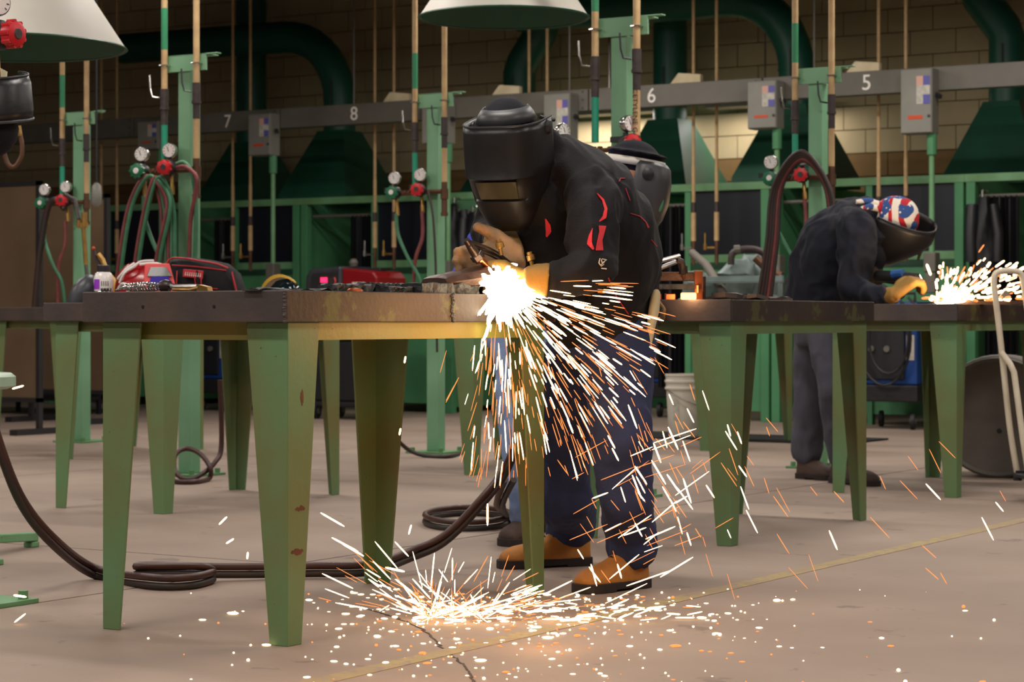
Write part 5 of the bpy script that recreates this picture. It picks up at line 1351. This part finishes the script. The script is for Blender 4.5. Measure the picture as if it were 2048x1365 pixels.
# grinder in the gloves
t = thing('angle_grinder', 'dark hand grinder held by the worker in the dark hoodie', 'grinder', at(1800, 555, 10.4))
MB().tube([at(1755, 553, 10.5), at(1790, 553, 10.4), at(1835, 556, 10.3)], [.028, .026, .022], 12).build('body', M['machine_dark'], t, smooth=40)
MB().tube([at(1785, 549, 10.38), at(1806, 547, 10.34)], .02, 8).build('label_band', M['rag_blue'], t, smooth=40)
MB().lathe([(.05, -.003), (.052, 0), (.05, .003)], at(1845, 568, 10.25), UP-RIGHT*.3, 20).build('disc', M['valve'], t, smooth=40)
MB().cyl(at(1838, 556, 10.3), at(1844, 568, 10.25), .018, 10).build('spindle', M['chrome'], t, smooth=40)
o = MB().ell(at_top(1772, 10.35, .022), [RIGHT*.07, FWD*.05, UP*.022], 14, 8).build('blue_rag', M['rag_blue'], None, at_top(1772, 10.35)); tag(o, 'crumpled blue rag on the right hand table under the gloves', 'rag')
o = MB().bar(at_top(1880, 10.1, .008), at_top(2070, 9.95, .008), .06, .016).build('flat_bar', M['hot_steel'], None, at_top(1970, 10.0)); tag(o, 'reddish flat bar being ground on the table at the right edge', 'steel bar')
t = thing('bench_tool', 'small grey tool with a thin rod on the table at the right edge', 'tool', at_top(2010, 10.2))
b = MB(); c_ = at_top(2010, 10.2); b.prism([c_+RIGHT*-.02, c_+RIGHT*.03, c_+RIGHT*.02+UP*.07, c_+RIGHT*-.01+UP*.06], FWD*.04); b.build('body', M['beam_grey'], t, bevel=.003)
MB().tube([at(1998, 596, 10.15), at(2021, 566, 10.15)], .005, 6).build('rod', M['chrome'], t)
# ------------------------------------------------------------------ sparks
def streak(mb, a, b, r):
    a = V(a); b = V(b); t = (b-a)
    if t.length < 1e-5: return
    t.normalize(); n = t.cross(V((.3, .5, .8))).normalized(); m_ = t.cross(n)
    ring = lambda c, q: [c+n*q, c+m_*q, c-n*q, c-m_*q]
    mb.rings([ring(a, r*.5), ring(a.lerp(b, .15), r), ring(a.lerp(b, .85), r), ring(b, r*.4)])
def img_streak(mb, x, y, ang, ln, wpx, d, d2=None, hot=True):
    """a spark flying at distance d: ang in degrees, 0 = right, 90 = down in the view"""
    mb.cur = 0 if hot else 1
    dx, dy = math.cos(R(ang))*ln/2, math.sin(R(ang))*ln/2
    y0, y1 = y-dy, y+dy
    lim = HOR+F*(HC-.004)/d-1
    streak(mb, at(x-dx, min(y0, lim), d), at(x+dx, min(y1, lim), d2 or d), wpx/2*d/F)
sr = random.Random(5)
fan = MB()
WS = (1000, 572)
for k in range(470):
    th = sr.triangular(-12, 118, 46) if k % 3 else sr.uniform(-5, 108)
    mxr = 330 if th < 60 else 360
    r = 24+mxr*sr.random()**.8*(1 if 8 < th < 104 else .7)
    ln = sr.uniform(12, 62) if r > 60 else sr.uniform(30, 70)
    drop = (r/330)**2*9
    x = WS[0]+math.cos(R(th))*r; y = WS[1]+math.sin(R(th))*r*1.0+drop
    d = 6.08-r*.0006*sr.uniform(-.4, 1.6)
    hot = sr.random() < .78-.45*r/330
    img_streak(fan, x, y, th+drop*.6+sr.uniform(-3, 3), ln, sr.uniform(1.6, 3.4) if hot else sr.uniform(1.0, 1.9), d, None, hot)
for k in range(60):   # long falling tail under the flame
    x = sr.gauss(1005, 42); y = sr.uniform(690, 930); th = 90+(1000-x)*.12+sr.uniform(-5, 5)
    hot = sr.random() < .4
    img_streak(fan, x, y, th, sr.uniform(20, 75), 2.8 if hot else 1.5, 6.0+sr.uniform(-.1, .1), None, hot)
o = fan.build('spark_shower', [G_WHITE, G_ORANGE], None, at(1000, 572, 6.1)); o['kind'] = 'stuff'
tag(o, 'dense shower of white and orange sparks fanning out from the cutting flame', 'sparks')
fall = MB()
for k in range(135):
    x = sr.triangular(1070, 1600, 1300); y = sr.triangular(690, 1190, 960)
    if sr.random() < .15: x = sr.uniform(1500, 2010); y = sr.uniform(900, 1160)
    th = 62+sr.uniform(-12, 14) - max(0, (x-1400)*.02)
    hot = sr.random() < .36
    img_streak(fall, x, y, th, sr.uniform(18, 58), sr.uniform(1.8, 3.8) if hot else sr.uniform(1.0, 1.8), sr.uniform(5.6, 6.2), None, hot)
for k in range(40):
    x = sr.triangular(1090, 1500, 1250); y = sr.triangular(840, 1190, 1080); th = -30+sr.uniform(-12, 14)
    hot = sr.random() < .45
    img_streak(fall, x, y, th, sr.uniform(25, 95), sr.uniform(1.6, 3.2) if hot else sr.uniform(1.0, 1.8), sr.uniform(5.6, 6.1), None, hot)
for x, y, th, ln in ((975, 1030, 90, 44), (800, 864, 100, 14), (810, 720, 100, 14), (665, 1040, 30, 55), (690, 1090, 28, 60), (820, 1060, 105, 20), (460, 1083, -32, 18), (495, 1112, 95, 14), (446, 1042, -45, 22), (40, 1246, -58, 42), (40, 1193, 8, 26), (36, 775, -15, 24), (790, 1140, 12, 40), (705, 1100, 30, 52), (875, 1300, -78, 24)):
    img_streak(fall, x, y, th, ln, 4.5 if ln < 50 else 3.6, 5.75, None, True)
o = fall.build('falling_sparks', [G_WHITE, G_ORANGE], None, at(1300, 950, 5.9)); o['kind'] = 'stuff'
tag(o, 'scattered single sparks falling and bouncing in front of the jeans and tan boots', 'sparks')
spl = MB()
for k in range(230):
    sx = sr.choice((860, 862, 905, 965)); sy = 1236
    th = sr.choice((sr.triangular(182, 250, 212), sr.triangular(182, 250, 212), sr.triangular(250, 330, 300), sr.triangular(318, 358, 340), sr.triangular(330, 358, 348)))
    r = 10+230*sr.random()**1.5
    if 230 < th < 320: r *= .6
    x = sx+math.cos(R(th))*r; y = sy+math.sin(R(th))*r*.85
    hot = sr.random() < .5
    img_streak(spl, x, y, th+sr.uniform(-4, 4), sr.uniform(20, 75), sr.uniform(1.5, 3.0) if hot else sr.uniform(1.0, 1.7), 5.85-sr.uniform(0, .12), None, hot)
for k in range(120):
    x = sr.triangular(740, 1420, 1020); y = 1228+sr.gauss(0, 14); hot = sr.random() < .75
    img_streak(spl, x, y, sr.choice((sr.uniform(-12, 8), sr.uniform(-35, 10))), sr.uniform(10, 42), sr.uniform(1.8, 3.6) if hot else 1.5, 5.82+sr.uniform(-.1, .05), None, hot)
o = spl.build('spark_splash', [G_WHITE, G_ORANGE], None, fl(900, 1236)); o['kind'] = 'stuff'
tag(o, 'burst of sparks splashing up where they hit the concrete floor', 'sparks')
bead = MB()
for k in range(640):
    if k < 420: x = sr.gauss(1010, 230); y = 1190+abs(sr.gauss(0, 70))
    else: x = sr.gauss(1150, 380); y = sr.uniform(1180, 1372)
    if y > 1380 or y < 1178: continue
    p = fl(x, y); d = (p.xy).length; q = sr.uniform(.9, 2.6)*d/F*(1 if sr.random() < .8 else 1.6); el = sr.choice((1, 1, 1, 2.2, 3.2))
    bead.cur = 0 if sr.random() < .72 else 1
    an = sr.uniform(-.3, .3); ax1 = (RIGHT*math.cos(an)+FWD*math.sin(an)); ax2 = ax1.cross(UP)
    bead.ell(p+UP*q*.8, [ax1*q*el, ax2*q, UP*q*.8], 6, 4)
o = bead.build('floor_embers', [G_WHITE, G_ORANGE], None, fl(1000, 1250)); o['kind'] = 'stuff'
tag(o, 'glowing embers scattered over the concrete floor below the table', 'embers')
gr = MB()
for k in range(240):
    th = sr.triangular(-112, 4, -22); r = 6+170*sr.random()**1.4*(1 if th > -60 else .6)
    x = 1888+math.cos(R(th))*r+sr.uniform(-16, 16); y = 602+math.sin(R(th))*r*.75; hot = sr.random() < .75
    if y > 606: continue
    img_streak(gr, x, y, th+sr.uniform(-8, 8), sr.uniform(5, 24), sr.uniform(3, 6.5) if hot else 3, 10.0+sr.uniform(-.1, .1), None, hot)
for k in range(40):
    x = sr.uniform(1850, 2040); img_streak(gr, x, 598+sr.uniform(-4, 4), sr.uniform(-10, 20), sr.uniform(8, 20), 5, 9.95, None, sr.random() < .6)
o = gr.build('grinding_sparks', [G_WHITE, G_ORANGE], None, at(1890, 605, 10.0)); o['kind'] = 'stuff'
tag(o, 'fan of sparks thrown by the grinder on the table at the right edge', 'sparks')
# cutting flame: a white-hot core, its glare built as glowing tongues
fm = MB(); c = at(1003, 570, 6.06)
fm.ell(c, [RIGHT*.034, FWD*.03, UP*.026], 16, 10)
for k in range(150):
    th = sr.uniform(-14, 128); r = sr.uniform(35, 60+50*sr.random()**2)
    if k > 110: th = sr.uniform(128, 346); r = sr.uniform(26, 48)
    a = at(1000+math.cos(R(th))*14, 572+math.sin(R(th))*14, 6.05); b_ = at(1000+math.cos(R(th))*r, 572+math.sin(R(th))*r, 6.03)
    streak(fm, a, b_, sr.uniform(.003, .008))
for k in range(8): streak(fm, at(985, 566, 6.08), at(915+k*6, 578-k*3.4, 6.1), .005)  # glowing streaks stand in for the orange-lit underside of the plate
streak(fm, at(985, 533, 6.1), at(1035, 530, 6.12), .006)
o = fm.build('cutting_flame', G_CORE, None, c); tag(o, 'white-hot cutting flame where the torch meets the steel plate', 'flame')
fm = MB(); c3 = at(1890, 602, 10.0); fm.ell(c3, [RIGHT*.05, FWD*.04, UP*.02], 14, 8); fm.ell(c3+RIGHT*.05+UP*.02, [RIGHT*.07, FWD*.04, UP*.03], 12, 8)
o = fm.build('grinding_glow', G_CORE, None, c3); tag(o, 'white-hot spot under the grinder on the table at the right edge', 'flame')

def lamp(name, loc, energy, col, r):
    l = bpy.data.lights.new(name, 'POINT'); l.energy = energy; l.color = col; l.shadow_soft_size = r
    o = bpy.data.objects.new(name, l); COL.objects.link(o); o.location = loc; return o
lamp('flame_light', at(1050, 625, 5.78), 5.5, (1, .50, .18), .05)
lamp('splash_light', fl(880, 1215, .2), 4, (1, .5, .2), .10)
lamp('splash_light', fl(1090, 1215, .10), 1., (1, .55, .25), .10)
lamp('grinding_light', at(1885, 578, 9.95), 8, (1, .62, .32), .05)
lamp('fixture_light', at(1375, 590, 7.75), 1.0, (1, .55, .25), .03)
